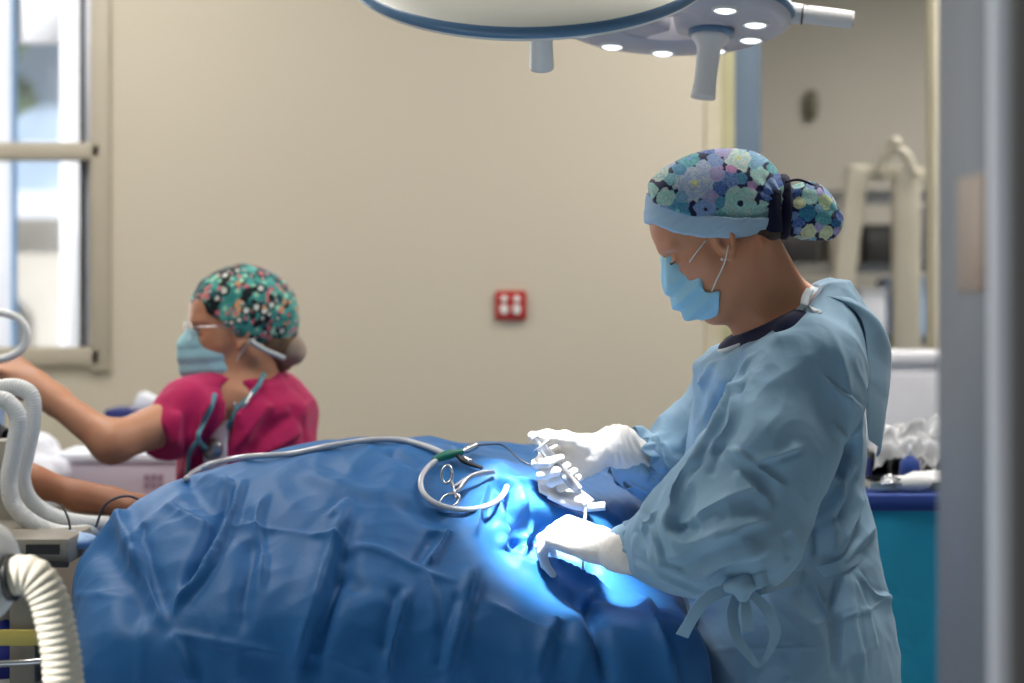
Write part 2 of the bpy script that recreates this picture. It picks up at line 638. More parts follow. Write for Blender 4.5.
M['skin_a'] = skin('skin_surgeon', srgb(204, 142, 108), srgb(200, 124, 96))
M['skin_b'] = skin('skin_nurse', srgb(186, 134, 104), srgb(180, 116, 92))
M['skin_c'] = skin('skin_assistant', srgb(164, 110, 82), srgb(156, 98, 72))
M['hair'] = plain('brown_hair', srgb(66, 44, 32), .6, .3, 60, .6, 220)
M['hair_light'] = plain('light_brown_hair', srgb(112, 88, 62), .6, .25, 60, .6, 220)
M['steel'] = plain('steel', (.62, .63, .65, 1), .22, .03, metal=1.0)
M['steel_dark'] = plain('worn_steel', (.34, .34, .36, 1), .32, .08, metal=1.0)
M['white_plastic'] = plain('white_plastic', srgb(226, 226, 224), .38, .02)
M['lamp_shell'] = plain('lamp_shell', srgb(228, 226, 214), .35, .02)
M['lamp_under'] = plain('lamp_underside', srgb(196, 194, 204), .42, .03)
M['lamp_blue'] = plain('lamp_blue_seal', srgb(88, 124, 158), .3, .03)
M['grip'] = plain('grip_plastic', srgb(222, 222, 222), .35, .02)
M['tube_grey'] = plain('scope_sheath', srgb(198, 200, 206), .25, .04, coat=.4)
M['tube_white'] = plain('white_hose', srgb(218, 220, 220), .4, .04)
M['hose_cream'] = plain('corrugated_cream', srgb(192, 186, 170), .5, .04)
M['green_plug'] = plain('green_plug', srgb(16, 118, 96), .4)
M['black_rubber'] = plain('black_rubber', srgb(24, 24, 26), .5)
M['black_matte'] = plain('black_matte', srgb(10, 10, 10), .8)
M['wire_dark'] = plain('dark_wire', srgb(60, 64, 72), .5)
M['red_plate'] = plain('red_plate', srgb(176, 22, 14), .4)
M['pad'] = nonwoven('gauze', srgb(236, 236, 236), .9, .2, .3)
M['wall'] = plain('painted_wall', srgb(204, 196, 178), .85, .012, 1.5, .08, 220)
M['wall_right'] = plain('painted_wall_far', srgb(190, 186, 176), .85, .03, 1.5)
M['post'] = plain('door_post_beige', srgb(196, 188, 164), .6)
M['post_green'] = plain('door_post_olive', srgb(176, 172, 134), .6)
M['floor'] = plain('vinyl_floor', srgb(120, 132, 140), .4, .06, 3)
M['ceiling'] = plain('ceiling_white', srgb(226, 224, 218), .9, .02)
M['jamb'] = plain('jamb_grey_blue', srgb(42, 47, 53), .5, .03)
M['jamb_edge'] = plain('jamb_edge', srgb(104, 108, 114), .4, .03)
M['strike'] = plain('strike_plate', srgb(74, 63, 53), .5, .05)
M['window_frame'] = plain('window_frame', srgb(184, 176, 158), .5, .03)
M['white_paint'] = plain('white_paint', srgb(238, 240, 246), .5, .02)
M['grey_machine'] = plain('machine_grey', srgb(152, 145, 132), .45, .03)
M['machine_dark'] = plain('machine_panel', srgb(40, 40, 40), .4)
M['pinkish_box'] = plain('box_pale', srgb(212, 202, 214), .6, .03)
M['blue_light'] = plain('pale_blue_plastic', srgb(150, 182, 222), .4, .04)
M['blue_deep'] = plain('deep_blue', srgb(16, 40, 150), .5, .1)
M['navy_folder'] = plain('navy_folder', srgb(22, 36, 104), .6, .05)
M['paper'] = plain('paper', srgb(228, 232, 242), .8, .02)
M['yellow'] = plain('yellow_edge', srgb(206, 188, 96), .5, .05)
M['earring'] = plain('pearl', srgb(240, 236, 230), .2)


def emit(name, c, s):
    t = NT(name); t.set(color=c, emit=s, emitc=c, rough=.3)
    return t.m


M['led'] = emit('led_lens', (.92, .95, 1, 1), 2.6)
M['panel_light'] = emit('ceiling_panel_light', (1, .95, .86, 1), 5.0)


def glass(name, c=(1, 1, 1, 1), rough=.02):
    t = NT(name); t.set(color=c, rough=rough, trans=1.0, ior=1.45)
    return t.m


def thin_clear(name, c, mixf, rough=.1):
    """thin clear film or pane: mostly straight through, a little gloss"""
    m = bpy.data.materials.new(name); m.use_nodes = True
    n = m.node_tree.nodes; l = m.node_tree.links
    for x in list(n): n.remove(x)
    o = n.new('ShaderNodeOutputMaterial'); tr = n.new('ShaderNodeBsdfTransparent'); gl = n.new('ShaderNodeBsdfPrincipled')
    tr.inputs[0].default_value = c; gl.inputs['Base Color'].default_value = (.9, .92, .95, 1); gl.inputs['Roughness'].default_value = rough
    mx = n.new('ShaderNodeMixShader'); fr = n.new('ShaderNodeFresnel'); fr.inputs[0].default_value = 1.4
    ad = n.new('ShaderNodeMath'); ad.operation = 'ADD'; ad.use_clamp = True; ad.inputs[1].default_value = mixf
    l.new(fr.outputs[0], ad.inputs[0]); l.new(ad.outputs[0], mx.inputs[0]); l.new(tr.outputs[0], mx.inputs[1]); l.new(gl.outputs[0], mx.inputs[2])
    l.new(mx.outputs[0], o.inputs[0])
    return m


M['pane'] = thin_clear('window_glass', (.97, .98, 1, 1), .02, .03)
M['film'] = thin_clear('clear_wrap', (.97, .97, .98, 1), .32, .12)
M['barrel'] = thin_clear('syringe_barrel', (.93, .93, .94, 1), .30, .08)
CEIL_E, SPOT_E, SPOT_A, WASH_E, WORLD_E = 15, 880, 14.5, 6, 0.17
# ================================================================ the surgeon
surgeon = empty('person', (.46, 3.2, 0), 'person in a light blue surgical gown and floral cap holding a syringe over the patient', 'person')


def head_frame(px, py, d, yaw, pitch):
    """matrix: head-local (x forward, y to the person's left, z up) to room; yaw 0 faces -X"""
    c = P(px, py, d)
    # forward -X, left -Y, up Z
    B = np.array([[-1, 0, 0], [0, -1, 0], [0, 0, 1.0]]).T
    cp, sp = math.cos(pitch), math.sin(pitch)
    Rp = np.array([[cp, 0, sp], [0, 1, 0], [-sp, 0, cp]])  # nod down
    cy, sy = math.cos(yaw), math.sin(yaw)
    Rz = np.array([[cy, -sy, 0], [sy, cy, 0], [0, 0, 1.0]])
    T = np.eye(4); T[:3, :3] = Rz @ B @ Rp; T[:3, 3] = c
    return T


def head_prims(g, eye_open=.3):
    """skull, face, jaw, nose, lips, ears in head-local metres on field g (g.M is the head frame)"""
    g.ell((-.012, 0, .042), (.096, .076, .078), .0)
    g.ell((.03, 0, -.01), (.064, .062, .075), .03)
    g.ell((.030, 0, -.062), (.050, .050, .048), .03)
    for s in (-1, 1):
        g.cone((-.008, s * .050, -.052), (.058, s * .014, -.098), .019, .017, .025)
        g.cone((.050, s * .036, -.018), (.038, s * .050, -.022), .018, .018, .02)   # cheekbone
        g.cone((.086, s * .016, .024), (.076, s * .046, .022), .0075, .006, .012)  # brow
    g.ell((.068, 0, -.100), (.018, .019, .015), .02)
    g.ell((.060, 0, .05), (.028, .052, .035), .03)
    for s in (-1, 1):
        g.ell((.086, s * .031, .004), (.014, .016, .011), .012, 'cut')
        g.ell((.0745, s * .031, .004), (.0125, .0125, .0120), .003)
        g.cone((.0835, s * .020, .0035), (.0835, s * .040, .0025), .0034, .003, .002)
    g.chain([(.080, 0, .018), (.091, 0, 0), (.103, 0, -.024)], [.007, .0075, .0095], .010)
    for s in (-1, 1):
        g.ell((.094, s * .0105, -.030), (.011, .0075, .008), .006)
    g.ell((.085, 0, -.062), (.012, .022, .0055), .006)
    g.ell((.083, 0, -.071), (.012, .019, .006), .006)
    g.cone((.088, -.02, -.0665), (.088, .02, -.0665), .0018, .0018, .003, 'cut')
    for s in (-1, 1):  # ears
        y = s * .0735
        g.ell((.006, y, -.008), (.016, .0065, .027), .006)
        pts = [(.015, y + s * .003, .004), (.011, y + s * .007, .016), (.001, y + s * .010, .018), (-.009, y + s * .011, .006), (-.008, y + s * .010, -.010), (.002, y + s * .008, -.026), (.010, y + s * .004, -.034)]
        g.chain(pts, [.0035, .004, .0045, .0045, .004, .005, .0065], .004)
        g.ell((.004, y + s * .010, -.008), (.008, .009, .014), .003, 'cut')
        g.ell((.016, y + s * .003, -.010), (.004, .004, .006), .003)


HF = head_frame(721, 236, 3.14, math.radians(-2), math.radians(30))
sh_n, sh_f = np.array([.47, 3.055, 1.375]), np.array([.46, 3.375, 1.375])
el_n, wr_n = P(746, 528, 2.97), P(606, 546, 3.06)
el_f, wr_f = P(694, 476, 3.40), P(610, 455, 3.27)

g = Field((-.02, 2.82, .02), (.72, 3.62, 1.74), .0030, zdense=(1.30, .010))
g.M = HF
head_prims(g)
g.M = np.eye(4)
base = P(786, 330, 3.2)
nk = HF[:3, :3] @ np.array([-.022, 0, -.035]) + HF[:3, 3]
g.cone(nk, base, .056, .062, .035)
nf = HF[:3, :3] @ np.array([.014, 0, -.075]) + HF[:3, 3]
g.cone(nf, P(768, 348, 3.2), .034, .040, .03)          # throat
for s in (-1, 1):                                        # neck muscles and collar bones
    a = HF[:3, :3] @ np.array([-.03, s * .055, -.04]) + HF[:3, 3]
    g.cone(a, P(760, 350, 3.2) + np.array([0, -s * .02, 0]), .014, .012, .025)
    g.cone(P(802, 332, 3.2), (sh_n if s > 0 else sh_f) - np.array([0, 0, .02]), .052, .045, .05)
g.sections([(1.40, .47, 3.21, .085, .13), (1.33, .465, 3.22, .100, .145), (1.15, .450, 3.27, .088, .085), (1.02, .455, 3.27, .093, .085), (.92, .455, 3.24, .105, .125), (.80, .46, 3.22, .10, .13)], .05)
for s, y in ((-1, 3.15), (1, 3.31)):
    g.chain([(.46, y, .86), (.455, y, .50), (.48, y, .12)], [.085, .058, .038], .04)
    g.chain([(.49, y, .08), (.36, y, .055)], [.045, .035], .03)
g.chain([sh_n - np.array([0, 0, .01]), el_n, wr_n], [.048, .040, .016], .03)
g.chain([sh_f - np.array([0, 0, .01]), el_f, wr_f], [.048, .040, .016], .03)
v, F = g.mesh(1)
body = link('body', npmesh(v, F), M['skin_a'], surgeon)
neckbvh = BVHTree.FromPolygons([tuple(c) for c in v], [tuple(int(i) for i in q) for q in F])


def to_local(Mx, X, Y, Z):
    R = Mx[:3, :3]; t = Mx[:3, 3]
    dx, dy, dz = X - t[0], Y - t[1], Z - t[2]
    return [R[0, i] * dx + R[1, i] * dy + R[2, i] * dz for i in range(3)]


def prof(px, py, Mx=None, d=3.14):
    """profile pixel -> head-local (x, z)"""
    Mx = HF if Mx is None else Mx
    p = P(px, py, d) - Mx[:3, 3]
    return (float(Mx[:3, 0] @ p), float(Mx[:3, 2] @ p))


# --- hair at the nape and temple
g = Field((.1, 2.98, 1.38), (.55, 3.32, 1.74), .003)
g.M = HF
g.ell((-.014, 0, .034), (.092, .0790, .080), .0)
g.ell((-.050, 0, -.014), (.048, .060, .042), .03)
edge = [prof(*q) for q in [(690, 232), (692, 241), (706, 246), (713, 244), (716, 238), (738, 238), (744, 244), (760, 252), (775, 253), (789, 243), (790, 228), (740, 232)]]
def hair_cut(X, Y, Z):
    q = to_local(HF, X, Y, Z); return poly2d(q[0], q[2], edge)
g.custom(hair_cut, .004)
hv, hf = g.mesh(1)
n = vnormals(hv, hf)
hv = hv + n * (.0012 * pnoise(hv @ np.diag([40, 40, 160])))[:, None]
link('hair', npmesh(hv, hf), M['hair'], surgeon)

# --- floral cap: crown, band, pouch, tie
crown_edge = [prof(*q) for q in [(640, 150), (652, 203), (660, 209), (690, 219), (730, 224), (765, 222), (778, 234), (783, 234), (786, 180), (784, 120), (640, 120)]]
g = Field((.16, 3.02, 1.50), (.46, 3.27, 1.71), .0015)
g.M = HF
g.ell((-.006, 0, .052), (.106, .089, .083), .0)
g.ell((.030, 0, .060), (.074, .080, .068), .03)
g.ell((-.062, 0, .040), (.060, .064, .058), .03)
g.cone((-.060, 0, .030), (prof(780, 207)[0], 0, prof(780, 207)[1]), .060, .030, .03)
def crown_cut(X, Y, Z):
    q = to_local(HF, X, Y, Z); return poly2d(q[0], q[2], crown_edge)
g.custom(crown_cut, .003)
cv, cf = g.mesh(1)
ln = np.stack(to_local(HF, cv[:, 0], cv[:, 1], cv[:, 2]), 1)
N = vnormals(cv, cf)
# gathers running to the tie
tie = np.array(prof(783, 208))
ang = np.arctan2(ln[:, 2] - tie[1], ln[:, 0] - tie[0]) + .9 * ln[:, 1] * 6
rr = np.hypot(ln[:, 0] - tie[0], ln[:, 2] - tie[1])
cv = cv + N * (.0022 * np.sin(ang * 21) * np.exp(-(rr / .06) ** 2) + .0016 * pnoise(cv * 26))[:, None]
crown_v, crown_f, crown_l = cv, cf, ln

# pouch
g = Field((.38, 3.06, 1.50), (.56, 3.22, 1.66), .0015)
pc = P(786, 208, 3.14); pd = P(832, 224, 3.14)
g.cone(pc, P(806, 211, 3.14), .026, .040, .0, flat=((0, 1, 0), 1.0))
g.cone(P(808, 210, 3.14), P(826, 221, 3.14), .042, .026, .02)
g.cone(P(806, 216, 3.14), P(822, 228, 3.14), .036, .018, .02)
pv, pf = g.mesh(1)
N = vnormals(pv, pf)
dd = pv - pc; a = np.arctan2(dd[:, 1], dd[:, 2] + .3 * dd[:, 0])
pv = pv + N * (.003 * np.sin(a * 9 + 2) * np.exp(-np.linalg.norm(dd, axis=1) / .05) + .0022 * pnoise(pv * 32))[:, None]


def lin(r, g_, b): return np.array(srgb(r, g_, b)[:3])


NAVY, LAV, LBL, MINT, TEAL, WHT, PINK, YEL, BLU = lin(26, 32, 72), lin(150, 172, 214), lin(122, 158, 208), lin(140, 206, 200), lin(62, 146, 168), lin(214, 222, 216), lin(206, 150, 196), lin(214, 216, 150), lin(52, 84, 160)


def floral(uv, flowers, side):
    """printed blooms on navy: uv is the cloth plane, flowers (u, v, r, colours)"""
    n = len(uv)
    c = np.tile(NAVY, (n, 1))
    best = np.full(n, 9.0)
    wob = pnoise(np.stack([uv[:, 0] * 110, uv[:, 1] * 110, side * 3.0], 1))
    for k, (u, v_, r, outer, inner, core) in enumerate(flowers):
        dx, dy = uv[:, 0] - u, uv[:, 1] - v_
        d = np.hypot(dx, dy); th = np.arctan2(dy, dx)
        edge_r = r * (1 + .17 * np.abs(np.sin(th * 2.5 + k)) - .10 + .24 * wob)
        q = d / edge_r
        m = (q < 1) & (q < best + .25)
        m &= (q < best)
        if not m.any(): continue
        # petals: overlapping rings turned against each other
        nr = 5.2 if r > .02 else (3.2 if r > .012 else 1.6)
        q = q * (1 + .05 * pnoise(np.stack([uv[:, 0] * 160, uv[:, 1] * 160, np.full(n, float(k))], 1)))
        ring = np.floor(q * nr)
        pet = np.abs(np.sin(th * (2.0 + .5 * (ring % 2)) + ring * 1.3 + k + 1.2 * wob))
        sh = q * nr - ring
        mixv = np.clip(.15 + .55 * pet + .35 * sh, 0, 1)[:, None]
        col = outer * mixv + inner * (1 - mixv)
        line = ((sh > .86) | (pet < .08)) & (q > .25)
        col = np.where(line[:, None], col * .55 + inner * .12, col)
        col = np.where((q < (.17 if r > .016 else 0))[:, None], core * (.7 + .5 * (np.sin(th * 9) > 0))[:, None], col)
        c[m] = col[m]; best[m] = np.minimum(best[m], q[m])
    return np.clip(c, 0, 1)


def make_flowers(seed, main, u0, u1, v0, v1, n, r0=.008, r1=.017):
    rg = np.random.default_rng(seed)
    out = list(main)
    pal = [(LAV, WHT, YEL), (MINT, TEAL, TEAL), (LBL, LAV, BLU), (MINT, WHT, TEAL), (TEAL, MINT, BLU), (LAV, LBL, LBL), (WHT, MINT, YEL), (BLU, LBL, NAVY), (LBL, MINT, WHT), (TEAL, LBL, MINT), (LAV, PINK, LBL)]
    for _ in range(n):
        u, v_ = rg.uniform(u0, u1), rg.uniform(v0, v1); r = rg.uniform(r0, r1)
        if any(math.hypot(u - f[0], v_ - f[1]) < (r + f[2]) * .66 for f in out): continue
        out.append((u, v_, r) + pal[rg.integers(len(pal))])
    return out


def paint(o_mesh, col):
    a = o_mesh.attributes.new('paint', 'FLOAT_COLOR', 'POINT')
    rgba = np.concatenate([col, np.ones((len(col), 1))], 1).astype(np.float32)
    a.data.foreach_set('color', rgba.ravel())


def sidefold(l):
    s = 1 / (1 + np.abs(l[:, 1]) / .09 * .0 + 0)
    return l[:, 0], l[:, 2]


main = [(*prof(692, 186), .031, LAV, WHT, YEL), (*prof(736, 206), .028, MINT, WHT, NAVY), (*prof(736, 160), .022, WHT, MINT, YEL),
        (*prof(702, 212), .017, LBL, LAV, NAVY), (*prof(727, 182), .014, LBL, BLU, LAV), (*prof(728, 172), .009, PINK, PINK, LAV), (*prof(664, 200), .015, MINT, WHT, LBL),
        (*prof(688, 160), .017, TEAL, MINT, LBL), (*prof(712, 163), .013, LAV, LBL, LBL), (*prof(756, 178), .015, MINT, WHT, TEAL), (*prof(765, 196), .012, BLU, LBL, NAVY),
        (*prof(748, 188), .008, PINK, LAV, PINK), (*prof(716, 205), .010, TEAL, LBL, MINT), (*prof(669, 181), .010, MINT, LBL, WHT)]
paintm = vcol('floral_print')
cap = link('surgical_cap', npmesh(crown_v, crown_f), paintm, surgeon)
fl = make_flowers(11, main, -.13, .13, -.02, .15, 700, .009, .020)
side = np.where(crown_l[:, 1] > 0, 0, 1.0)
uv = np.stack([crown_l[:, 0] + side * .031, crown_l[:, 2]], 1)
paint(cap.data, floral(uv, fl, side))
cap['label'] = 'blue and mint floral print crown of the cap'
pouch = link('cap_pouch', npmesh(pv, pf), paintm, cap)
PX = lambda a, b: (float(P(a, b, 3.14)[0]), float(P(a, b, 3.14)[2]))
mainp = [(*PX(806, 197), .014, MINT, WHT, TEAL), (*PX(822, 203), .013, YEL, MINT, NAVY), (*PX(803, 214), .013, TEAL, BLU, NAVY), (*PX(820, 219), .014, TEAL, MINT, WHT), (*PX(806, 233), .012, YEL, WHT, NAVY), (*PX(824, 233), .011, YEL, WHT, MINT), (*PX(834, 224), .008, BLU, TEAL, NAVY), (*PX(796, 204), .010, YEL, WHT, MINT), (*PX(795, 224), .009, BLU, LBL, PINK)]
u0, w0 = PX(780, 245); u1, w1 = PX(850, 175)
flp = make_flowers(5, mainp, u0, u1, w0, w1, 160, .006, .012)
paint(pouch.data, floral(np.stack([pv[:, 0], pv[:, 2]], 1), flp, np.zeros(len(pv))))

# band
band_edge = [prof(*q) for q in [(645, 190), (654, 200), (690, 216), (730, 220), (760, 219), (774, 217), (775, 232), (760, 236), (728, 240), (700, 239), (672, 234), (653, 225), (640, 222)]]
g = Field((.08, 2.98, 1.42), (.50, 3.32, 1.70), .0022)
g.M = HF
g.ell((-.012, 0, .046), (.1035, .0900, .110), .0)
g.ell((.034, 0, .030), (.070, .082, .080), .02)
g.ell((-.004, 0, .018), (.060, .0905, .05), .02)
g.cone((-.060, 0, .030), (prof(780, 209)[0], 0, prof(780, 209)[1]), .070, .036, .03)
def band_cut(X, Y, Z):
    q = to_local(HF, X, Y, Z); return poly2d(q[0], q[2], band_edge)
g.custom(band_cut, .002)
bv_, bf_ = g.mesh(1)
N = vnormals(bv_, bf_)
bl = np.stack(to_local(HF, bv_[:, 0], bv_[:, 1], bv_[:, 2]), 1)
bv_ = bv_ + N * (.0010 * pnoise(bl * np.array([20, 20, 160])))[:, None]
bb = link('cap_band', npmesh(bv_, bf_), M['band'], cap)
bb['label'] = 'plain light blue band of the cap'
# tie around the pouch neck
tiec = P(783, 207, 3.14)
ax = np.array([math.cos(math.radians(4)), 0, math.sin(math.radians(-4))])
bm = bmesh.new()
ts = bpy.data.meshes.new('t')
path = [tiec + .0 * ax + np.array([0, math.cos(t) * .036, math.sin(t) * .044]) for t in np.linspace(0, 2 * PI, 48, endpoint=False)]
tm = tube_mesh(path, .0085, 12, True)
Mx = Matrix.Translation(Vector(tiec)) @ Matrix.Diagonal((1.15, 1, 1, 1)) @ Matrix.Translation(-Vector(tiec))
tm.transform(Mx)
link('cap_tie', tm, M['cap_tie'], cap)
tube('cap_tie', [P(785, 182, 3.10), P(800, 180, 3.11), P(818, 188, 3.12), P(826, 196, 3.13)], [.0022, .0016], M['cap_tie'], cap)
link('cap_tie', ribbon_mesh(catmull([P(776, 190, 3.085), P(775, 212, 3.08), P(774, 232, 3.085)], 6), [.016, .020, .026], (0, -1, 0), .004), M['cap_tie'], cap)

# --- face mask: solid shell over nose and chin, cut to its outline
mask_edge = [prof(*q) for q in [(655, 250), (664, 252), (680, 258), (694, 261), (699, 272), (699, 284), (704, 291), (710, 293), (717, 291), (718, 303), (717, 316), (700, 322), (670, 318), (645, 280)]]
g = Field((.08, 3.02, 1.36), (.45, 3.26, 1.60), .0020)
g.M = HF
g.ell((.034, 0, -.052), (.068, .058, .064), .0)
g.chain([(.083, 0, .014), (.084, 0, .000), (.098, 0, -.030), (.089, 0, -.070), (.070, 0, -.108)], [.010, .012, .014, .015, .013], .035)
g.ell((.022, 0, -.080), (.056, .060, .040), .02)
def mask_cut(X, Y, Z):
    q = to_local(HF, X, Y, Z); return poly2d(q[0], q[2], mask_edge)
g.custom(mask_cut, .002)
mv, mf = g.mesh(1)
ml = np.stack(to_local(HF, mv[:, 0], mv[:, 1], mv[:, 2]), 1)
N = vnormals(mv, mf)
pl = ml[:, 2] + .25 * (ml[:, 0] - .06)
pleat = sum(.0035 * np.exp(-((pl - c) / .006) ** 2) * (1 if k % 2 else -1) for k, c in enumerate((-.028, -.045, -.058, -.072, -.088)))
mv = mv + N * (pleat * np.clip((ml[:, 0] - .045) / .03, 0, 1) + .0010 * pnoise(ml * 55))[:, None]
mask = link('face_mask', npmesh(mv, mf), M['mask'], surgeon)
mask['label'] = 'light blue pleated face mask with white ear loops'
def HL(x, y, z): return HF[:3, :3] @ np.array([x, y, z]) + HF[:3, 3]
def onhead(px, py, lift=.0015):
    o = Vector((0, 0, CAMZ)); d = Vector(((px - 512) / FPX, 1, -(py - HOR) / FPX)).normalized()
    h = neckbvh.ray_cast(o, d, 10)
    return np.array(h[0]) + np.array(h[1]) * lift
for sgn in (1, -1):
    def mir(p):
        if sgn == 1: return p
        q = HF[:3, :3].T @ (p - HF[:3, 3]); q[1] = -q[1]; return HF[:3, :3] @ q + HF[:3, 3]
    lo = [mir(onhead(px, py, .002)) for px, py in [(712, 291), (717, 279), (722, 268), (727, 257), (729, 246)]]
    hi = [mir(onhead(px, py, .002)) for px, py in [(690, 262), (695, 255), (701, 247), (706, 240)]]
    tube('ear_loop', lo, .0013, M['elastic'], mask, sides=8)
    tube('ear_loop', hi, .0011, M['elastic'], mask, sides=8)
0 and link('nose_wire', tube_mesh(catmull([mir_ for mir_ in [HL(.082, .030, -.004), HL(.100, .016, -.001), HL(.109, 0, .002), HL(.100, -.016, -.001), HL(.082, -.030, -.004)]], 6), .0016, 8), M['mask'], mask)
ep = onhead(722, 259, .002)
em = lathe_mesh([(0, -.003), (.002, -.0022), (.003, 0), (.002, .0022), (0, .003)], 16, Matrix.Translation(Vector(ep)))
link('earring', em, M['earring'], surgeon)
# lashes / eyebrow on the visible side
for s in (1, -1):
    tube('eyebrow', [HL(.090, s * .014, .028), HL(.088, s * .030, .033), HL(.074, s * .046, .028)], [.0012, .0022, .0010], M['hair'], surgeon, sides=8)
    tube('eyelash', [HL(.0905, s * .022, .0035), HL(.0915, s * .032, .001), HL(.084, s * .041, .001)], [.0008, .0016, .0009], M['hair'], surgeon, sides=6)

# --- navy undershirt showing in the neckline
g = Field((.2, 3.0, 1.25), (.62, 3.42, 1.52), .004)
g.sections([(1.42, .465, 3.21, .088, .12), (1.39, .455, 3.21, .105, .14), (1.30, .45, 3.21, .115, .16), (1.26, .45, 3.21, .1, .15)], 0)
g.cone(nk, base, .056, .069, .02)
g.cone(nf, P(768, 348, 3.2), .030, .047, .03)
g.cone(P(740, 350, 3.2), P(770, 350, 3.2), .030, .05, .03)
for s in (-1, 1): g.cone(P(775, 345, 3.2), P(797, 338, 3.2 + s * .12), .055, .04, .03)
shirtline = [(X_, Z_) for X_, _, Z_ in [P(700, 362, 3.2), P(716, 347, 3.2), P(728, 337, 3.2), P(745, 329, 3.2), P(780, 312, 3.2), P(800, 302, 3.2), P(800, 420, 3.2), P(700, 420, 3.2)]]
g.custom(lambda X, Y, Z: poly2d(X, Z, shirtline), .004)
uv_, uf_ = g.mesh(1)
link('undershirt', npmesh(uv_, uf_), M['navy_knit'], surgeon)
# ================================================================ gown
g = Field((.03, 2.78, .28), (.74, 3.62, 1.54), .0029, zdense=(.80, .02))
g.sections([(1.475, .488, 3.2, .048, .075), (1.45, .480, 3.2, .068, .105), (1.41, .466, 3.2, .096, .150), (1.36, .454, 3.2, .1135, .175), (1.28, .448, 3.235, .1165, .162),
            (1.18, .4505, 3.255, .1245, .126), (1.08, .448, 3.26, .139, .124), (1.01, .448, 3.25, .150, .142), (.93, .452, 3.23, .160, .175), (.84, .457, 3.22, .166, .195), (.6, .46, 3.21, .18, .21), (.31, .46, 3.21, .20, .23)], 0)
# near sleeve, baggy at the elbow
g.cone(P(822, 352, 3.10), P(812, 392, 3.03), .060, .078, .06)
g.cone(P(806, 372, 3.03), P(774, 450, 2.985), .082, .090, .03)
g.cone(P(774, 450, 2.985), P(738, 524, 2.97), .090, .096, .016)
g.cone(P(740, 528, 2.96), P(688, 540, 3.00), .090, .078, .03)
g.cone(P(690, 540, 3.00), P(655, 546, 3.035), .076, .050, .03)
g.cone(P(655, 546, 3.035), P(628, 548, 3.055), .052, .036, .02)
g.cone(P(720, 470, 2.99), P(690, 520, 3.0), .050, .055, .04)
# far sleeve
g.cone(P(790, 372, 3.34), P(748, 398, 3.38), .082, .085, .05)
g.cone(P(748, 398, 3.38), P(690, 446, 3.40), .085, .066, .04)
g.cone(P(690, 450, 3.40), P(684, 480, 3.40), .064, .070, .03)
g.cone(P(680, 474, 3.40), P(648, 466, 3.32), .070, .052, .03)
g.cone(P(648, 466, 3.32), P(634, 466, 3.30), .050, .042, .02)
# hollow behind the upper sleeve
g.chain([P(868, 448, 3.07), P(832, 486, 3.06), P(796, 530, 3.05), P(768, 566, 3.05)], [.014, .026, .028, .020], .016, 'cut')
# chest between the sleeves
g.cone(P(757, 372, 3.12), P(760, 378, 3.32), .070, .070, .06)
g.cone(P(735, 372, 3.22), P(720, 560, 3.22), .060, .072, .06)
g.cone(P(808, 300, 3.2), P(826, 335, 3.2), .045, .062, .05)
neckline = [(X_, Z_) for X_, _, Z_ in [P(640, 395, 3.2), P(718, 350, 3.2), P(745, 342, 3.2), P(780, 322, 3.2), P(800, 310, 3.2), P(809, 297, 3.2), P(817, 284, 3.2), P(900, 230, 3.2), P(900, 900, 3.2), P(500, 900, 3.2), P(500, 470, 3.2)]]
g.custom(lambda X, Y, Z: poly2d(X, Z, neckline), .008)
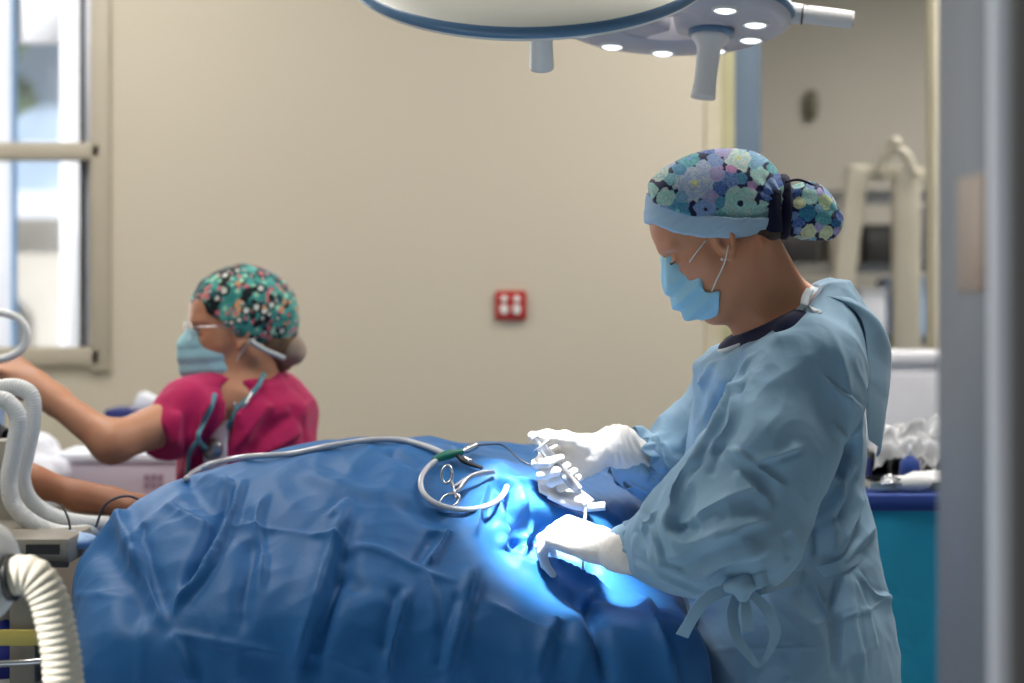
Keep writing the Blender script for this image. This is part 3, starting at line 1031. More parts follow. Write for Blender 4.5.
# open neckline
nb = P(776, 322, 3.2)
nax = np.array([-.42, 0, .90]); nax /= np.linalg.norm(nax)
rotn = np.stack([np.array([nax[2], 0, -nax[0]]), np.array([0, 1, 0]), nax], 1)
g.ell(P(769, 316, 3.2), (.083, .092, .030), .008, 'cut', rot=rotn)
v, F = g.mesh(2)
gbvh = BVHTree.FromPolygons([tuple(c) for c in v], [tuple(int(i) for i in q) for q in F])
SOFT = [
    # shoulder and chest
    ([(716, 352), (735, 372), (728, 400), (712, 425)], .022, -.010, 'soft'),
    ([(760, 350), (745, 370), (737, 400), (728, 430), (700, 462)], .012, .010, 'ridge'),
    ([(752, 372), (728, 410), (706, 446), (690, 472)], .010, .012, 'ridge'),
    ([(745, 368), (720, 400), (696, 440)], .011, -.012, 'soft'),
    ([(800, 350), (822, 372), (826, 410), (818, 450), (800, 490)], .028, -.007, 'soft'),
    ([(770, 365), (758, 400), (752, 440), (748, 470)], .03, .006, 'soft'),
    ([(822, 372), (840, 392), (862, 410)], .006, .0045, 'ridge'),
    ([(830, 425), (842, 436), (852, 444)], .007, .006, 'ridge'),
    # sleeve folds between shoulder and elbow
    ([(728, 446), (748, 460), (765, 472), (790, 490)], .009, .0065, 'ridge'),
    ([(726, 452), (746, 470), (768, 492), (782, 506)], .008, -.006, 'soft'),
    ([(735, 470), (752, 486), (775, 504)], .008, .007, 'ridge'),
    ([(805, 446), (782, 454), (760, 462), (750, 462)], .007, .007, 'ridge'),
    ([(720, 440), (716, 460), (708, 478)], .008, -.008, 'soft'),
    ([(765, 486), (735, 496), (706, 510), (690, 522)], .012, .010, 'ridge'),
    ([(768, 505), (740, 512), (715, 524)], .010, -.008, 'soft'),
    ([(780, 520), (750, 524), (725, 535), (690, 552), (662, 560)], .012, .008, 'ridge'),
    ([(775, 545), (735, 560), (700, 574), (672, 580)], .011, .008, 'ridge'),
    ([(770, 534), (730, 545), (695, 562)], .010, -.007, 'soft'),
    ([(706, 455), (686, 472), (675, 490), (671, 510)], .010, .012, 'ridge'),
    ([(690, 480), (682, 505), (675, 528), (668, 540)], .011, -.013, 'soft'),
    ([(670, 500), (668, 525), (680, 541), (706, 536), (735, 522)], .011, .012, 'ridge'),
    ([(682, 520), (684, 530), (700, 526)], .010, -.012, 'soft'),
    ([(640, 515), (652, 528), (660, 548), (664, 570)], .008, .008, 'ridge'),
    ([(634, 528), (644, 544), (650, 566)], .007, -.006, 'soft'),
    ([(655, 508), (650, 520), (640, 535)], .007, .007, 'ridge'),
    ([(632, 560), (655, 572), (690, 588), (715, 592)], .010, .007, 'ridge'),
    ([(640, 540), (656, 560), (690, 575)], .008, .006, 'ridge'),
    # armpit: the deep shaded hollow between sleeve and back
    ([(866, 440), (840, 470), (812, 496), (788, 530), (770, 560)], .020, -.034, 'soft'),
    ([(868, 462), (846, 500), (832, 530)], .010, -.012, 'soft'),
    ([(876, 470), (862, 500), (848, 530), (828, 562)], .014, .012, 'ridge'),
    ([(850, 444), (822, 476), (802, 500)], .008, -.008, 'soft'),
    ([(846, 480), (838, 505), (828, 560)], .009, .010, 'ridge'),
    # back
    ([(890, 486), (876, 520), (850, 552), (832, 572)], .016, .010, 'ridge'),
    ([(872, 470), (880, 520), (884, 555)], .012, -.006, 'soft'),
    # waist gathers
    ([(838, 566), (835, 600), (836, 640), (835, 683)], .006, -.012, 'soft'),
    ([(846, 566), (850, 600), (858, 650), (862, 683)], .014, .009, 'ridge'),
    ([(852, 570), (872, 592), (895, 602)], .010, .008, 'ridge'),
    ([(850, 575), (866, 612), (878, 650)], .010, .006, 'ridge'),
    ([(815, 560), (818, 540), (814, 520)], .008, -.006, 'soft'),
    ([(788, 562), (790, 545), (788, 532)], .008, -.005, 'soft'),
    ([(798, 585), (806, 600), (822, 622)], .010, -.007, 'soft'),
    ([(812, 582), (824, 604), (834, 624)], .009, .006, 'ridge'),
    ([(836, 620), (865, 612), (895, 594)], .006, .004, 'crest'),
    ([(708, 650), (740, 649), (790, 648), (832, 648)], .005, .0035, 'crest'),
    ([(712, 592), (709, 630), (706, 683)], .006, -.010, 'soft'),
    ([(697, 600), (694, 640), (692, 683)], .008, .008, 'ridge'),
    ([(786, 640), (788, 660), (790, 683)], .012, -.004, 'soft'),
    # far sleeve
    ([(716, 358), (690, 396), (662, 430)], .014, .006, 'ridge'),
    ([(656, 436), (660, 460), (672, 480), (668, 500)], .009, .010, 'ridge'),
    ([(662, 432), (676, 450), (690, 470)], .012, -.010, 'soft'),
    ([(652, 440), (650, 465), (660, 490)], .008, -.008, 'soft'),
    ([(640, 470), (660, 478), (680, 492)], .008, .006, 'ridge'),
    ([(625, 480), (645, 490), (665, 496)], .008, .006, 'ridge'),
]
v = press(v, F, SOFT, gbvh)
v = relax(v, F, 1)
N = vnormals(v, F)
warp = v + .05 * np.stack([pnoise(v * 5 + 3), pnoise(v * 5 + 9), pnoise(v * 5 + 15)], 1)
rd = 1 - np.abs(pnoise(warp * np.array([9, 9, 6.5]))) * 2.2
fine = 1 - np.abs(pnoise(warp * 24 + 40)) * 2.2
mid = 1 - np.abs(pnoise(warp * np.array([15, 15, 11]) + 70)) * 2.2
v = v + N * (.0062 * (rd - .45) + .0030 * (mid - .45) + .0010 * (fine - .45))[:, None]
# sewn sleeve cuffs pucker
gown = link('surgical_gown', npmesh(v, F), M['gown'], surgeon)
gown['label'] = 'light blue long sleeved surgical gown'
gbvh = BVHTree.FromPolygons([tuple(c) for c in v], [tuple(int(i) for i in q) for q in F])


def on_gown(px, py, lift=.002, bvh=None):
    o = Vector((0, 0, CAMZ)); d = Vector(((px - 512) / FPX, 1, -(py - HOR) / FPX)).normalized()
    h = (bvh or gbvh).ray_cast(o, d, 10)
    if h[0] is None: return None
    return np.array(h[0]) - np.array(d) * lift


# neckline binding follows the edge of the opening
near = []
for x, y in [(716, 352), (726, 350), (745, 343), (764, 333), (780, 323.5), (792, 316), (800, 311), (806, 303), (811, 295), (816, 286)]:
    h = on_gown(x, y + 2.0, .0035)
    if h is not None: near.append(h)
near = [q for q in near if q[1] < 3.26]
far = [np.array([q[0], 6.42 - q[1], q[2]]) for q in near[::-1]]
pts = np.array(near + far)
for _ in range(2): pts = (pts * 2 + np.roll(pts, 1, 0) + np.roll(pts, -1, 0)) / 4
link('neck_binding', tube_mesh(catmull(list(pts), 4, True), .0048, 10, True), M['binding'], gown)
def on_any(px, py, lift=.003):
    o = Vector((0, 0, CAMZ)); d = Vector(((px - 512) / FPX, 1, -(py - HOR) / FPX)).normalized()
    c = [h for h in (gbvh.ray_cast(o, d, 10), neckbvh.ray_cast(o, d, 10)) if h[0] is not None]
    if not c: return None
    h = min(c, key=lambda q: q[3])
    return np.array(h[0]) - np.array(d) * lift


bnd = [q for q in (on_any(*p) for p in [(758, 338), (772, 330), (786, 322), (796, 315.5), (803, 307), (808, 299), (812, 292), (815, 287.5)]) if q is not None and q[1] < 3.25]
bnd = np.array(bnd)
for _ in range(2): bnd[1:-1] = (bnd[:-2] + 2 * bnd[1:-1] + bnd[2:]) / 4
sharp(link('neck_binding', ribbon_mesh(catmull(list(bnd), 5), [.004, .007, .010, .011], (-.15, -1, .35), .003), M['binding'], gown), 50)
# knotted tab at the nape
link('neck_tie', ribbon_mesh(catmull([on_gown(808, 302, .004), on_gown(814, 309, .006), on_gown(820, 314, .004)], 5), .010, (0, -1, .2), .002), M['binding'], gown)
link('neck_tie', ribbon_mesh(catmull([P(812, 287, 3.17), P(806, 296, 3.10), P(804, 305, 3.07)], 5), .012, (0, -1, .4), .002), M['binding'], gown)

# the loose back panel that stands off the shoulder
rows = [((822, 296), (852, 299)), ((842, 302), (868, 312)), ((857, 314), (881, 328)), ((864, 330), (890, 348)), ((866, 352), (890, 372)), ((868, 376), (888, 394)), ((866, 398), (884, 416)), ((866, 420), (880, 436)), ((868, 440), (875, 458))]
gv = []; nW = 12
dense_a = catmull([(*a, 0) for a, b in rows], 6); dense_b = catmull([(*b, 0) for a, b in rows], 6)
for i, (a, b) in enumerate(zip(dense_a, dense_b)):
    t = i / (len(dense_a) - 1)
    A = P(a[0], a[1], 3.045 + .015 * math.sin(t * 5) + (.05 * (1 - t) ** 2)); B = P(b[0], b[1], 3.14 + .02 * t)
    for j in range(nW):
        s = j / (nW - 1)
        q = A * (1 - s) + B * s
        q = q + np.array([.010 * math.sin(s * PI), -.012 * math.sin(s * PI * 1.0) * (1 + .6 * math.sin(t * 9)), 0])
        gv.append(q)
gv = np.array(gv); nn = len(dense_a)
ff = [(i * nW + j, i * nW + j + 1, (i + 1) * nW + j + 1, (i + 1) * nW + j) for i in range(nn - 1) for j in range(nW - 1)]
fo = link('back_panel', npmesh(gv, ff), M['gown'], gown)
so = fo.modifiers.new('t', 'SOLIDIFY'); so.thickness = .0015
ss = fo.modifiers.new('s', 'SUBSURF'); ss.levels = 1; ss.render_levels = 1

# belt
bp = [on_gown(x, y, .003) for x, y in [(716, 594), (745, 590), (770, 585), (800, 577), (825, 571), (842, 566), (862, 556), (880, 545)]]
bp = [q for q in bp if q is not None]
sharp(link('belt', ribbon_mesh(catmull(bp, 5), [.020, .022, .022, .020, .018, .014], (.1, -1, .1), .002), M['gown'], gown), 40)
# knot and bow
kn = on_gown(742, 588, .018)
K = lambda dx, dy, dz: kn + np.array([dx, dy, dz])
g = Field(tuple(kn - .06), tuple(kn + .06), .002)
g.chain([K(-.02, 0, .002), K(.0, -.006, .004), K(.022, .0, .008)], [.010, .013, .010], .01)
g.cone(K(.0, -.008, -.010), K(.004, -.006, .012), .010, .010, .006)
kv, kf = g.mesh(1); kv = kv + vnormals(kv, kf) * (.0015 * pnoise(kv * 60))[:, None]
link('belt_knot', npmesh(kv, kf), M['gown'], gown)
D0 = kn[1]
S = lambda px, py, o=0: P(px, py, D0 + o)
def band_strip(pts, w, hint=(0, -1, .15), nm='belt_loop', th=.0016):
    sharp(link(nm, ribbon_mesh(catmull(pts, 8), w, hint, th), M['gown'], gown), 40)
hint_l = (.35, -1, 0)
band_strip([S(738, 590, 0), S(732, 615, -.012), S(738, 640, -.016), S(750, 656, -.012), S(757, 665, -.006), S(763, 662, .002), S(772, 645, .004), S(775, 630, .002), S(768, 612, -.006), S(756, 598, -.006), S(746, 590, 0)], [.014, .018, .016, .012, .008, .008, .014, .018, .018, .014, .012], hint_l)
band_strip([S(744, 590, -.004), S(746, 612, -.014), S(748, 632, -.012)], [.010, .018, .020], hint_l, 'belt_tail')
band_strip([S(735, 588, 0), S(715, 594, -.010), S(700, 606, -.015), S(690, 622, -.012), S(682, 636, -.006)], [.014, .020, .020, .018, .020], hint_l, 'belt_tail')
band_strip([S(745, 586, -.004), S(760, 580, -.016), S(768, 578, -.018)], [.014, .020, .020], (0.1, -1, .3), 'belt_tail')

# ================================================================ gloves


def hand_prims(g, wrist, fwd, palm_n, side, fingers, thumb, scale=1.0, k=.005):
    """one hand: fwd runs wrist -> knuckles, palm_n points out of the palm.
    fingers: four (spread, bend1, bend2, bend3) in degrees, index first; thumb: four points in hand axes"""
    f = np.asarray(fwd, float); f /= np.linalg.norm(f)
    pn = np.asarray(palm_n, float); pn = pn - f * (pn @ f); pn /= np.linalg.norm(pn)
    r = np.cross(pn, f) * side          # towards the thumb side
    W = np.asarray(wrist, float)
    L = lambda a, b, c: W + (f * a + r * b + pn * c) * scale
    flat = (pn, .62)
    kn = [(.088, .026), (.091, .007), (.086, -.011), (.078, -.028)]
    for a, b in kn:
        g.cone(L(.012, b * .62, 0), L(a, b, 0), .017 * scale, .0125 * scale, .012, flat=None)
    g.ell(L(.048, 0, .002), (.040 * scale, .034 * scale, .014 * scale), .012, rot=np.stack([f, r, pn], 1))
    g.cone(L(-.045, 0, 0), L(.012, 0, 0), .0290 * scale, .0255 * scale, .02, flat=(pn, .88))
    lens = [(.043, .026, .022), (.047, .029, .023), (.043, .027, .022), (.034, .021, .020)]
    rad = [(.0098, .0088, .0080, .0066), (.0100, .0090, .0081, .0067), (.0096, .0086, .0078, .0064), (.0086, .0077, .0070, .0058)]
    tips = []
    for (a, b), ls, rs, (sp, b1, b2, b3) in zip(kn, lens, rad, fingers):
        p = L(a, b, .001); ang = 0.0
        sp_ = math.radians(sp)
        base_dir = f * math.cos(sp_) + r * math.sin(sp_)
        pts = [p]
        for ln_, bd in zip(ls, (b1, b2, b3)):
            ang += math.radians(bd)
            d = base_dir * math.cos(ang) + pn * math.sin(ang)
            p = p + d * ln_ * scale
            pts.append(p)
        g.chain(pts, [q * scale for q in rs], .0035)
        tips.append(pts)
    tp = [L(*q) for q in thumb]
    g.chain(tp, [.0165 * scale, .0125 * scale, .0108 * scale, .0078 * scale], .008)
    g.cone(tp[0], L(.060, .018, .004), .014 * scale, .010 * scale, .012)
    return tips, tp, L


def glove(name, wrist, fwd, pn, side, fingers, thumb, cuff_to, label, scale=1.0):
    w = np.asarray(wrist)
    g = Field(tuple(w - .21), tuple(w + .21), .00165)
    tips, tp, L = hand_prims(g, wrist, fwd, pn, side, fingers, thumb, scale)
    f = np.asarray(fwd, float) / np.linalg.norm(fwd)
    ct = np.asarray(cuff_to, float)
    g.cone(L(-.030, 0, 0), ct, .029, .033, .015)
    v, F = g.mesh(1)
    N = vnormals(v, F)
    s = (v - w) @ f
    wr = .0011 * np.clip((-s + .01) / .03, 0, 1) * np.sin(s * 2 * PI / .013 + 9 * pnoise(v * 14)) * (.5 + pnoise(v * 20 + 5)) + .0008 * pnoise(v * 70)
    wr = wr - .0009 * np.exp(-((s + .012) / .004) ** 2)
    v = v + N * wr[:, None]
    o = link(name, npmesh(v, F), M['glove'], surgeon)
    o['label'] = label
    return tips, tp, L, (v, F)


# right hand (far): palm towards the camera, fist round the barrel, thumb along the top
fw = np.array([-.93, -.05, -.36])
tipsR, tpR, LR, gloveR = glove('glove', P(597, 451, 3.27), fw, (0.10, -1, -.12), -1,
    [(4, 62, 78, 45), (0, 70, 82, 48), (-3, 76, 84, 50), (-6, 80, 86, 52)],
    [(.018, .022, .010), (.045, .046, .020), (.074, .062, .024), (.098, .072, .022)], P(634, 457, 3.285), 'white latex glove of the right hand, closed round the syringe', .93)
# left hand (near): back of the hand up and to the camera
fw = P(558, 528, 3.12) - P(612, 548, 3.06)
tipsL, tpL, LL, gloveL = glove('glove', P(604, 547, 3.06), fw, (-.15, .55, -.85), 1,
    [(2, 36, 46, 26), (0, 42, 48, 28), (-3, 48, 50, 30), (-6, 54, 50, 30)],
    [(.018, .020, .010), (.045, .038, .020), (.070, .040, .026), (.090, .028, .030)], P(640, 549, 3.05), 'white latex glove of the left hand, resting on the drape')

# crumpled sleeve ends


def sleeve_end(c, ax, r0, L0, name='sleeve_cuff', mat='gown', seed=0, rag=.010):
    ax = np.asarray(ax, float); ax /= np.linalg.norm(ax)
    Mx = axis_matrix(c, ax)
    n = 96; rows = 16
    vs = []
    for i in range(rows):
        t = i / (rows - 1)
        for j in range(n):
            a = 2 * PI * j / n
            wv = math.sin(a * 5 + seed) * .5 + math.sin(a * 9 + seed * 2.1) * .5 + .5 * math.sin(a * 14 + t * 3)
            r = r0 * (1 + .10 * math.sin(t * PI)) + rag * .55 * wv * (.25 + t)
            z = t * L0 + rag * math.sin(a * 4 + seed) * t + rag * .6 * math.sin(a * 7) * t
            vs.append((r * math.cos(a), r * math.sin(a), z))
    ff = [(i * n + j, i * n + (j + 1) % n, (i + 1) * n + (j + 1) % n, (i + 1) * n + j) for i in range(rows - 1) for j in range(n)]
    me = npmesh(np.array(vs), ff); me.transform(Mx)
    o = link(name, me, M[mat], gown)
    so = o.modifiers.new('t', 'SOLIDIFY'); so.thickness = .0015
    return o


sleeve_end(P(648, 462, 3.32), P(618, 457, 3.27) - P(650, 462, 3.32), .046, .046, seed=1, rag=.010)
sleeve_end(P(650, 547, 3.035), P(612, 547, 3.06) - P(650, 547, 3.035), .038, .034, seed=2.2, rag=.005)
# ================================================================ draped patient and table
drape = None
g = Field((-.86, 2.70, .22), (.44, 4.02, 1.30), .0052, zdense=(.82, .02))


def slab(X, Y, Z):
    flare = np.clip((1.0 - Z) / .7, 0, 1) * .07
    cx, cy, hx, hy, rc = -.185, 3.36, .475, .39, .12
    dx = np.abs(X - cx) - (hx + flare - rc); dy = np.abs(Y - cy) - (hy + flare - rc)
    d = np.sqrt(np.maximum(dx, 0) ** 2 + np.maximum(dy, 0) ** 2) + np.minimum(np.maximum(dx, dy), 0) - rc
    dz = np.abs(Z - .60) - .37
    k = .08
    a, b = d, dz
    h = np.maximum(k - np.abs(a - b), 0) / k
    return np.maximum(a, b) + h * h * k / 4


g.custom(slab, 0, 'add')
g.ell((-.20, 3.42, .98), (.45, .36, .235), .10)
g.ell((-.50, 3.34, .98), (.215, .24, .145), .10)
g.ell((.07, 3.58, .96), (.23, .20, .215), .10)
g.ell((-.30, 3.16, .92), (.34, .20, .16), .10)
g.cone((-.04, 3.35, 1.10), P(492, 475, 3.26), .05, .010, .06)
g.ell((.105, 3.12, 1.075), (.135, .115, .055), .04, 'cut')
v, F = g.mesh(3)
dbvh = BVHTree.FromPolygons([tuple(c) for c in v], [tuple(int(i) for i in q) for q in F])
ST = [
    # left end
    ([(130, 500), (122, 520), (132, 548), (145, 572)], .022, .014, 'ridge'),
    ([(100, 535), (118, 560), (140, 590), (150, 640)], .03, -.016, 'soft'),
    ([(133, 545), (146, 580), (160, 615), (168, 630)], .014, .012, 'ridge'),
    ([(168, 630), (182, 655), (196, 690)], .016, .010, 'ridge'),
    ([(152, 520), (140, 530), (132, 548)], .010, .006, 'ridge'),
    ([(70, 596), (108, 596), (146, 598)], .005, .0045, 'crest'),
    ([(140, 600), (142, 640), (140, 690)], .006, .004, 'crest'),
    # the long valley from the top down to the left
    ([(232, 484), (222, 515), (208, 545), (192, 575), (178, 600)], .013, -.016, 'soft'),
    ([(244, 478), (230, 520), (212, 560), (190, 590), (176, 606), (168, 630)], .012, .015, 'ridge'),
    ([(188, 478), (205, 500), (220, 520)], .02, -.010, 'soft'),
    ([(165, 503), (190, 515), (215, 528)], .008, .006, 'ridge'),
    ([(190, 480), (215, 478), (235, 488)], .010, .008, 'ridge'),
    ([(168, 630), (205, 640), (240, 647), (290, 655)], .006, .007, 'crest'),
    ([(240, 646), (238, 665), (236, 690)], .006, .005, 'crest'),
    ([(258, 528), (252, 560), (244, 600), (240, 645)], .014, -.010, 'soft'),
    ([(268, 490), (258, 520), (262, 560), (258, 600)], .012, .010, 'ridge'),
    ([(215, 524), (256, 526), (310, 535), (350, 542)], .005, .0045, 'crest'),
    # middle folds
    ([(350, 505), (335, 545), (322, 590), (305, 640), (290, 690)], .016, .016, 'ridge'),
    ([(340, 560), (330, 600), (315, 640), (306, 690)], .013, -.013, 'soft'),
    ([(350, 542), (380, 552), (420, 570), (465, 588)], .005, .0055, 'crest'),
    ([(310, 535), (330, 540), (350, 542)], .005, .0045, 'crest'),
    ([(452, 525), (440, 545), (425, 568)], .009, .014, 'ridge'),
    ([(440, 528), (428, 550), (416, 566)], .010, -.010, 'soft'),
    ([(410, 585), (402, 610), (392, 645), (385, 690)], .010, .012, 'ridge'),
    ([(400, 585), (390, 620), (380, 660)], .010, -.009, 'soft'),
    ([(425, 570), (434, 600), (432, 640)], .008, .006, 'ridge'),
    ([(475, 560), (468, 590), (455, 640), (444, 690)], .014, .014, 'ridge'),
    ([(462, 590), (450, 630), (438, 680)], .012, -.009, 'soft'),
    ([(360, 600), (345, 570), (350, 545)], .016, -.008, 'soft'),
    ([(300, 655), (340, 660), (375, 678)], .005, .005, 'crest'),
    # top creases
    ([(300, 470), (345, 490), (400, 500)], .02, .006, 'soft'),
    ([(330, 520), (345, 505), (352, 500)], .012, .008, 'ridge'),
    ([(385, 450), (410, 462), (424, 468)], .010, -.008, 'soft'),
    ([(462, 432), (461, 448), (456, 456)], .008, -.008, 'soft'),
    ([(395, 500), (420, 512), (450, 518)], .014, -.006, 'soft'),
    # gathered point at the clamp
    ([(492, 477), (482, 505), (474, 540)], .009, .012, 'ridge'),
    ([(493, 478), (492, 505), (488, 530)], .007, -.011, 'soft'),
    ([(494, 478), (500, 505), (502, 530)], .007, .011, 'ridge'),
    ([(495, 478), (508, 500), (512, 525)], .007, -.012, 'soft'),
    ([(496, 477), (520, 492), (526, 515)], .008, .012, 'ridge'),
    ([(496, 476), (530, 485), (570, 498), (610, 508)], .010, .010, 'ridge'),
    ([(535, 490), (570, 500), (600, 510)], .012, -.010, 'soft'),
    # lip of the drape below the hands
    ([(497, 548), (510, 563), (532, 574), (548, 568), (562, 570), (585, 583), (615, 588)], .013, .020, 'ridge'),
    ([(503, 522), (498, 540), (497, 552)], .012, .014, 'ridge'),
    ([(535, 520), (523, 540), (524, 562)], .010, .016, 'ridge'),
    ([(515, 540), (516, 552)], .010, -.012, 'soft'),
    ([(545, 555), (575, 566), (605, 574)], .014, -.014, 'soft'),
    # right front corner
    ([(480, 600), (510, 615), (550, 635), (585, 655)], .005, .006, 'crest'),
    ([(560, 588), (586, 610), (596, 645), (608, 690)], .016, -.016, 'soft'),
    ([(600, 590), (586, 600), (582, 612), (590, 650), (600, 690)], .010, .011, 'ridge'),
    ([(640, 590), (655, 620), (668, 660), (674, 690)], .012, .012, 'ridge'),
    ([(560, 615), (545, 650), (535, 690)], .018, .010, 'ridge'),
]
ST = [(a, w * (1.25 if k == 'crest' else 1), h * (1.5 if k == 'soft' else 1.35 if k == 'ridge' else 1.5), k) for a, w, h, k in ST]
v = press(v, F, ST, dbvh)
v = relax(v, F, 2)
N = vnormals(v, F)
warp = v + .06 * np.stack([pnoise(v * 4 + 3), pnoise(v * 4 + 9), pnoise(v * 4 + 15)], 1)
rd = 1 - np.abs(pnoise(warp * np.array([6, 6, 3.5]))) * 2.2
fine = 1 - np.abs(pnoise(warp * 17 + 40)) * 2.2
hang = np.clip((1.0 - v[:, 2]) / .35, 0, 1)
v = v + N * ((.006 + .010 * hang) * (rd - .45) + .0016 * (fine - .45))[:, None]
bm_me = npmesh(v, F)
drape = link('surgical_drape', bm_me, M['drape'])
tag(drape, 'large blue surgical drape covering the patient on the operating table', 'drape')
DV, DF = v, F
dbvh = BVHTree.FromPolygons([tuple(c) for c in v], [tuple(int(i) for i in q) for q in F])


def on_drape(px, py, lift=.003):
    o = Vector((0, 0, CAMZ)); d = Vector(((px - 512) / FPX, 1, -(py - HOR) / FPX)).normalized()
    h = dbvh.ray_cast(o, d, 10)
    return None if h[0] is None else np.array(h[0]) + np.array([0, 0, lift]) - np.array(d) * lift


def above(x, y, lift=.004):
    h = dbvh.ray_cast(Vector((x, y, 2)), Vector((0, 0, -1)), 3)
    return np.array([x, y, (h[0][2] if h[0] is not None else 1.0) + lift])


# table pedestal under the drape
tb = empty('operating_table', (-.24, 3.4, 0), 'steel pedestal base of the operating table under the blue drape', 'table')
bm = bmesh.new(); box_into(bm, (-.24, 3.4, .05), (.62, .5, .10), None, .03)
sharp(link('base', bmmesh(bm), M['steel_dark'], tb))
link('column', lathe_mesh([(0, .10), (.11, .10), (.11, .60), (0, .60)], 32, Matrix.Translation((-.24, 3.4, 0))), M['steel'], tb)

# --- camera cable and scope coil lying on the drape
sc = empty('endoscope_cable', above(-.30, 3.35), 'grey sheathed cable coiled on the blue drape with a green plug', 'cable')
pts = []
for px, py in [(186, 482), (196, 471), (215, 463), (245, 460), (290, 457), (330, 449), (370, 443), (400, 443), (425, 449), (447, 458)]:
    q = on_drape(px, py, .005)
    if q is None: q = P(px, py, 3.55)
    pts.append(q)
tube('sheath', pts, .0052, M['tube_grey'], sc, 8, 14)
ring = [(437, 466), (424, 473), (414, 485), (415, 500), (426, 511), (445, 518), (468, 520), (488, 518), (503, 509), (508, 498), (507, 493)]
rp = []
for i, (px, py) in enumerate(ring):
    q = on_drape(px, py, .005); rp.append(q)
rp = np.array(rp)
for _ in range(3):
    s = rp.copy(); s[1:-1] = (rp[:-2] + rp[1:-1] * 2 + rp[2:]) / 4; rp = s
rp[:, 2] += .006
tube('sheath', list(rp), .0046, M['tube_grey'], sc, 8, 14)
a, b = on_drape(433, 466, .009), on_drape(462, 458, .010)
link('plug', tube_mesh(catmull([a, (a + b) / 2 + np.array([0, 0, .002]), b], 10), [.0045, .0065, .0080, .0078, .0060, .0055], 20), M['green_plug'], sc)
c = on_drape(476, 453, .012)
link('coupling', tube_mesh(catmull([b, b + (c - b) * .4, c], 8), [.005, .0045, .0065, .006, .0065, .006], 18), M['steel'], sc)
tube('light_wire', [c, on_drape(488, 453, .014), on_drape(503, 455, .016), P(522, 461, 3.27), P(540, 468, 3.26)], .0014, M['wire_dark'], sc, 8, 8)
a2 = on_drape(458, 461, .008); b2 = on_drape(466, 467, .008); c2 = on_drape(482, 473, .008)
link('coupling', tube_mesh(catmull([a2, b2, c2], 8), [.004, .005, .004, .003], 14), M['black_rubber'], sc)
link('coupling', tube_mesh(catmull([on_drape(465, 464, .010), on_drape(471, 468, .010)], 4), [.0042, .0042], 14), M['steel'], sc)

# --- towel clamp pinching the drape
tc = empty('towel_clamp', on_drape(470, 490, 0), 'steel towel clamp with ring handles pinching the drape beside the coil', 'clamp')
tip = on_drape(493, 475, .006)
lift = np.array([0, 0, .012])
r1c, r2c = on_drape(447, 487, .020), on_drape(450, 507, .010)
j = tip * .45 + (r1c + r2c) * .275 + np.array([0, 0, .004])
tube('shank', [tip, (tip + j) / 2 + np.array([0, -.003, .003]), j, (j + r2c) / 2, on_drape(453, 500, .012)], [.0026, .0036, .0042, .0034, .0030], M['steel_dark'], tc, 6, 10)
tube('shank', [tip + np.array([.002, 0, -.002]), (tip + j) / 2, j + np.array([0, .004, 0]), on_drape(455, 494, .012), on_drape(452, 490, .012), r1c + np.array([.008, 0, .004])], [.0026, .0034, .004, .0030, .0026], M['steel_dark'], tc, 6, 10)


def ring_loop(c, rx, rz, tilt, parent, nm='ring_handle'):
    path = [c + np.array([math.cos(t) * rx, math.sin(t) * .006, math.sin(t) * rz + math.cos(t) * rx * tilt]) for t in np.linspace(0, 2 * PI, 36, endpoint=False)]
    return link(nm, tube_mesh(path, .0021, 10, True), M['steel'], parent)


ring_loop(r1c, .0085, .0135, .15, tc)
ring_loop(r2c, .015, .010, .25, tc)
tube('ratchet', [r1c + np.array([.006, 0, -.008]), (r1c + r2c) / 2 + np.array([.008, -.002, 0]), r2c + np.array([.010, 0, .003])], .0018, M['steel_dark'], tc, 6, 8)

# --- syringe in the right hand
sy = empty('syringe', P(566, 468, 3.24), 'clear plastic syringe held in the far gloved hand, needle down', 'syringe')
top, mid, tipn = P(541, 446, 3.222), P(579, 491, 3.208), P(585.5, 502, 3.20)
axd = mid - top; Lb = np.linalg.norm(axd); axd = axd / Lb
Mx = axis_matrix(top, axd)
R = .0085
link('barrel', lathe_mesh([(0, 0), (R * 1.0, 0), (R * 1.9, .0), (R * 1.9, .0018), (R, .002), (R, Lb - .002), (R * .6, Lb), (.0026, Lb + .002), (.0022, Lb + .012), (0, Lb + .012)], 28, Mx), M['barrel'], sy)
link('plunger', lathe_mesh([(0, -.018), (R * 1.1, -.018), (R * 1.1, -.0165), (.003, -.016), (.003, Lb * .62), (R * .92, Lb * .62), (R * .92, Lb * .70), (0, Lb * .74)], 24, Mx), M['white_plastic'], sy)
link('stopper', lathe_mesh([(0, Lb * .72), (R * .95, Lb * .72), (R * .95, Lb * .80), (0, Lb * .85)], 24, Mx), M['black_rubber'], sy)
marks = bmesh.new()
for i in range(9):
    z = Lb * (.30 + .07 * i)
    for k in range(10):
        a = -PI * .95 + k * .09
        box_into(marks, (R * 1.01 * math.cos(a), R * 1.01 * math.sin(a), z), (.0009, .0009, .0006))
mm = bmmesh(marks); mm.transform(Mx)
link('scale_marks', mm, M['wire_dark'], sy, False)
hub = mid + axd * .012
link('needle_hub', lathe_mesh([(0, 0), (.0036, 0), (.003, .012), (.0016, .016), (0, .016)], 18, axis_matrix(mid + axd * .008, axd)), M['white_plastic'], sy)
tube('needle', [mid + axd * .022, P(585, 510, 3.195), P(584.5, 522, 3.18)], .0011, M['steel'], sy, 4, 8)

